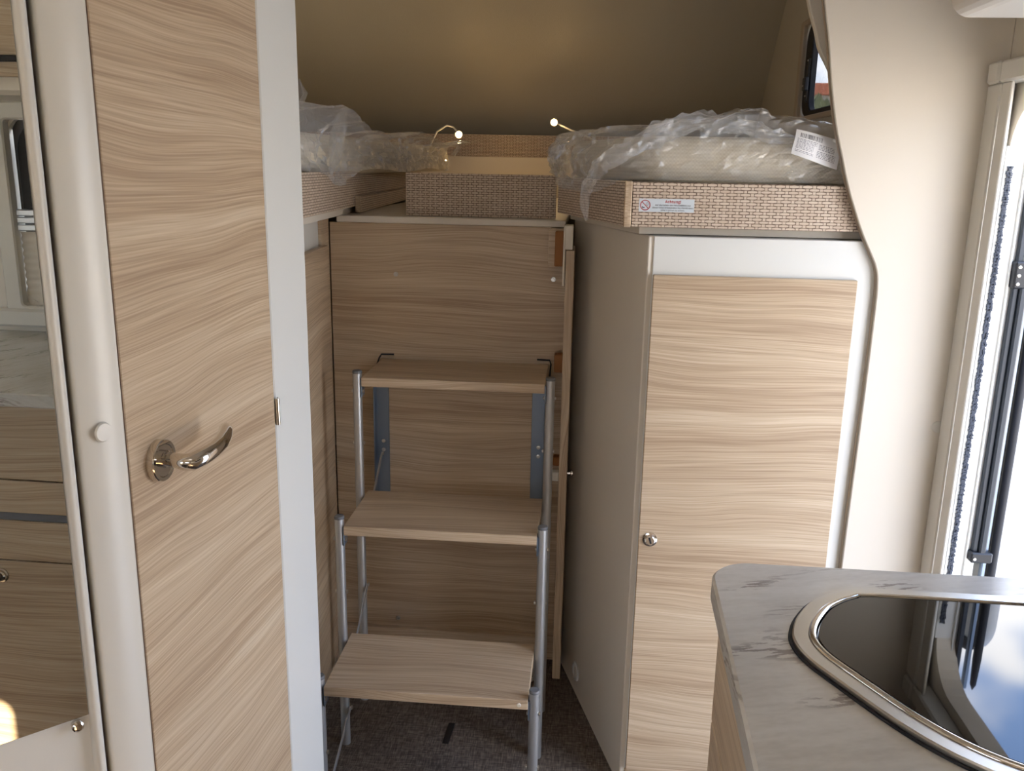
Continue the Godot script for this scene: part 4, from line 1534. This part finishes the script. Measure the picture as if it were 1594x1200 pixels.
# ---------------------------------------------------------------- kitchen
func build_kitchen() -> void:
	var st: SurfaceTool
	var k := thing("kitchen_unit", "pale wood kitchen unit with drawers below the grey worktop", "kitchen unit", Vector3(0.45, 0, -0.12))
	var c := k.position
	st = mb()
	span(st, Vector3(0.186, 0.0, -0.955) - c, Vector3(0.745, 0.9205, 0.69) - c, 0.001, false, Vector2(1.2, 1.0))
	build(st, "carcass", mats.wood, k)
	var u := 0
	for z in [[-0.953, -0.135], [-0.131, 0.688]]:
		for d in [["drawer", 0.7605, 0.9195], ["drawer", 0.5815, 0.757], ["door", 0.05, 0.578]]:
			u += 1
			var g := Node3D.new()
			g.name = d[0]
			k.add_child(g, true)
			st = mb()
			if d[0] == "drawer" and d[1] < 0.7:
				span(st, Vector3(0.168, 0.5815, z[0]) - c, Vector3(0.185, 0.669, z[1]) - c, 0.001, false, Vector2(0.5 + 0.23 * u, 0.6))
				span(st, Vector3(0.168, 0.687, z[0]) - c, Vector3(0.185, 0.757, z[1]) - c, 0.001, false, Vector2(0.5 + 0.23 * u, 0.7))
				build(st, "front", mats.wood, g)
				st = mb()
				span(st, Vector3(0.171, 0.6695, z[0]) - c, Vector3(0.185, 0.6865, z[1]) - c, 0.001)
				build(st, "handle_rail", mats.cap, g)
			else:
				span(st, Vector3(0.168, d[1], z[0]) - c, Vector3(0.185, d[2], z[1]) - c, 0.001, false, Vector2(0.5 + 0.23 * u, 0.3 + 0.21 * u))
				build(st, "front", mats.wood, g)
			if d[0] == "door":
				st = mb()
				lathe(st, [[0.0, 0.009], [0.009, 0.009], [0.0115, 0.006], [0.0125, 0.003], [0.0155, 0.002], [0.016, 0.0]], Vector3(0.168, 0.545, -0.219 if u < 4 else 0.05) - c, Vector3.LEFT, 24)
				build(st, "push_lock", mats.chrome, g)
	# worktop
	var outline := PackedVector2Array([Vector2(0.749, -0.985), Vector2(0.205, -0.987)])
	for i in 10:
		var a := PI / 2.0 * (i + 1) / 10.0
		outline.append(Vector2(0.205 - 0.0515 * sin(a), -0.935 - 0.052 * cos(a)))
	outline.append_array(PackedVector2Array([Vector2(0.1515, -0.86), Vector2(0.149, -0.78), Vector2(0.146, -0.69), Vector2(0.143, -0.60), Vector2(0.140, -0.45), Vector2(0.139, -0.2), Vector2(0.139, 0.70), Vector2(0.749, 0.70)]))
	st = mb()
	extrude(st, outline, Vector3(0, 0.9215, 0), Vector3.RIGHT, Vector3(0, 0, 1), Vector3.UP, 0.0285, 0.003)
	tag(build(st, "worktop", mats.stone), "grey stone-patterned kitchen worktop with a rounded corner", "worktop")
	# sink cover let into the worktop
	var raw := PackedVector2Array([Vector2(0.318, -0.923), Vector2(0.46, -0.9225), Vector2(0.60, -0.922), Vector2(0.66, -0.900), Vector2(0.69, -0.84), Vector2(0.69, -0.68), Vector2(0.66, -0.60), Vector2(0.60, -0.572), Vector2(0.48, -0.570), Vector2(0.41, -0.577), Vector2(0.36, -0.596), Vector2(0.314, -0.625), Vector2(0.276, -0.668), Vector2(0.236, -0.737), Vector2(0.219, -0.772), Vector2(0.214, -0.803), Vector2(0.220, -0.831), Vector2(0.233, -0.859), Vector2(0.252, -0.887), Vector2(0.283, -0.912)])
	var outer := ccw(closed_curve(raw, 6))
	var s := thing("sink_cover", "black glass sink cover with a brushed steel rim in the worktop", "sink cover", Vector3(0.45, 0.9501, -0.76))
	c = s.position
	var flat_c := Vector3(c.x, 0, c.z)
	st = mb()
	extrude(st, grown(outer, 0.0035), Vector3(0, 0.0, 0) - flat_c, Vector3.RIGHT, Vector3(0, 0, 1), Vector3.UP, 0.002, 0.0005)
	build(st, "rubber_seal", mats.rubber, s)
	st = mb()
	ring(st, outer, grown(outer, -0.0165), Vector3(0, 0.002, 0) - flat_c, Vector3.RIGHT, Vector3(0, 0, 1), Vector3.UP, 0.0048, 0.0015)
	build(st, "steel_rim", mats.steel, s)
	st = mb()
	tube_loop(st, grown(outer, -0.0195), Vector3(-c.x, 0.006, -c.z), 0.0036)
	build(st, "rim_bead", mats.chrome, s)
	st = mb()
	extrude(st, grown(outer, -0.0235), Vector3(0, 0.002, 0) - flat_c, Vector3.RIGHT, Vector3(0, 0, 1), Vector3.UP, 0.0055, 0.0012)
	build(st, "glass_lid", mats.hob_glass, s)
	# overhead locker over the kitchen
	var l := thing("kitchen_locker", "cream overhead kitchen locker with a pale wood flap above the window", "locker", Vector3(0.62, 1.53, 0.1))
	c = l.position
	st = mb()
	span(st, Vector3(0.51, 1.53, -0.25) - c, Vector3(0.75, 2.09, 0.70) - c, 0.01)
	build(st, "body", mats.cream, l)
	st = mb()
	span(st, Vector3(0.493, 1.567, -0.24) - c, Vector3(0.509, 2.05, 0.69) - c, 0.002, false, Vector2(0.2, 0.3))
	build(st, "flap", mats.wood, l)
	st = mb()
	span(st, Vector3(0.478, 1.597, -0.17) - c, Vector3(0.493, 1.611, -0.09) - c, 0.003)
	build(st, "flap_handle", mats.black, l)

func tube_loop(st: SurfaceTool, loop: PackedVector2Array, o: Vector3, r: float) -> void:
	smooth(st)
	var n := loop.size()
	var k := 8
	for i in n:
		var j := (i + 1) % n
		for a in k:
			var q := []
			for e in [[i, a], [j, a], [j, a + 1], [i, a + 1]]:
				var nn := poly_normal(loop, e[0]).normalized()
				var t: float = TAU * e[1] / k
				q.append(o + Vector3(loop[e[0]].x + nn.x * cos(t) * r, sin(t) * r, loop[e[0]].y + nn.y * cos(t) * r))
			var ctr := o + Vector3(loop[i].x, 0, loop[i].y)
			quad(st, q[0], q[1], q[2], q[3], Vector2.ZERO, Vector2.RIGHT, Vector2.ONE, Vector2.DOWN, (q[0] + q[2]) / 2.0 - ctr)
	flat(st)

# ---------------------------------------------------------------- outside
func build_outside() -> void:
	var st := mb()
	span(st, Vector3(-60, -0.60, -70), Vector3(60, -0.55, 60), 0.0)
	setting(build(st, "ground", mats.ground), "pale paved ground outside the caravan", "ground")
	var h := thing("house", "low pale building with an orange roof edge outside the bed window", "building", Vector3(7.5, -0.55, -28))
	st = mb()
	span(st, Vector3(-9, 0, -5), Vector3(9, 4.02, 1), 0.0)
	build(st, "wall", mats.plaster, h)
	st = mb()
	span(st, Vector3(-9.2, 4.02, -5.2), Vector3(9.2, 4.34, 1.2), 0.02)
	build(st, "roof", mats.roof_tile, h)
	for k in 4:
		st = mb()
		span(st, Vector3(-7.5 + k * 4.0, 1.2, 1.0), Vector3(-5.7 + k * 4.0, 2.6, 1.05), 0.01)
		build(st, "window", mats.smoked_panel, h)
	for i in 2:
		var b := thing("bush", ["green leafy bush outside the bed window", "bush further from the caravan beside the low building"][i], "bush", Vector3(3.1 + i * 3.5, -0.55, -13.0 - i * 6.0), 0.0, "bushes outside the bed window")
		st = mb()
		for k in 900:
			var d := Vector3(rng.randfn(), rng.randfn(), rng.randfn()).normalized() * pow(rng.randf(), 0.4)
			var p := Vector3(d.x * 1.1, 1.5 + d.y * 1.45, d.z * 1.0)
			var n := Vector3(rng.randfn(), rng.randfn(), rng.randfn()).normalized()
			var s := n.cross(Vector3.UP).normalized() * 0.09
			var t := n.cross(s).normalized() * 0.16
			quad(st, p - t, p + s, p + t, p - s, Vector2.ZERO, Vector2.RIGHT, Vector2.ONE, Vector2.DOWN, n)
		build(st, "foliage", mats.leaf, b)
		st = mb()
		tube(st, [Vector3(0, 0, 0), Vector3(0.05, 1.4, 0.0)], [0.06, 0.03], 8)
		build(st, "stem", mats.wood_edge, b)
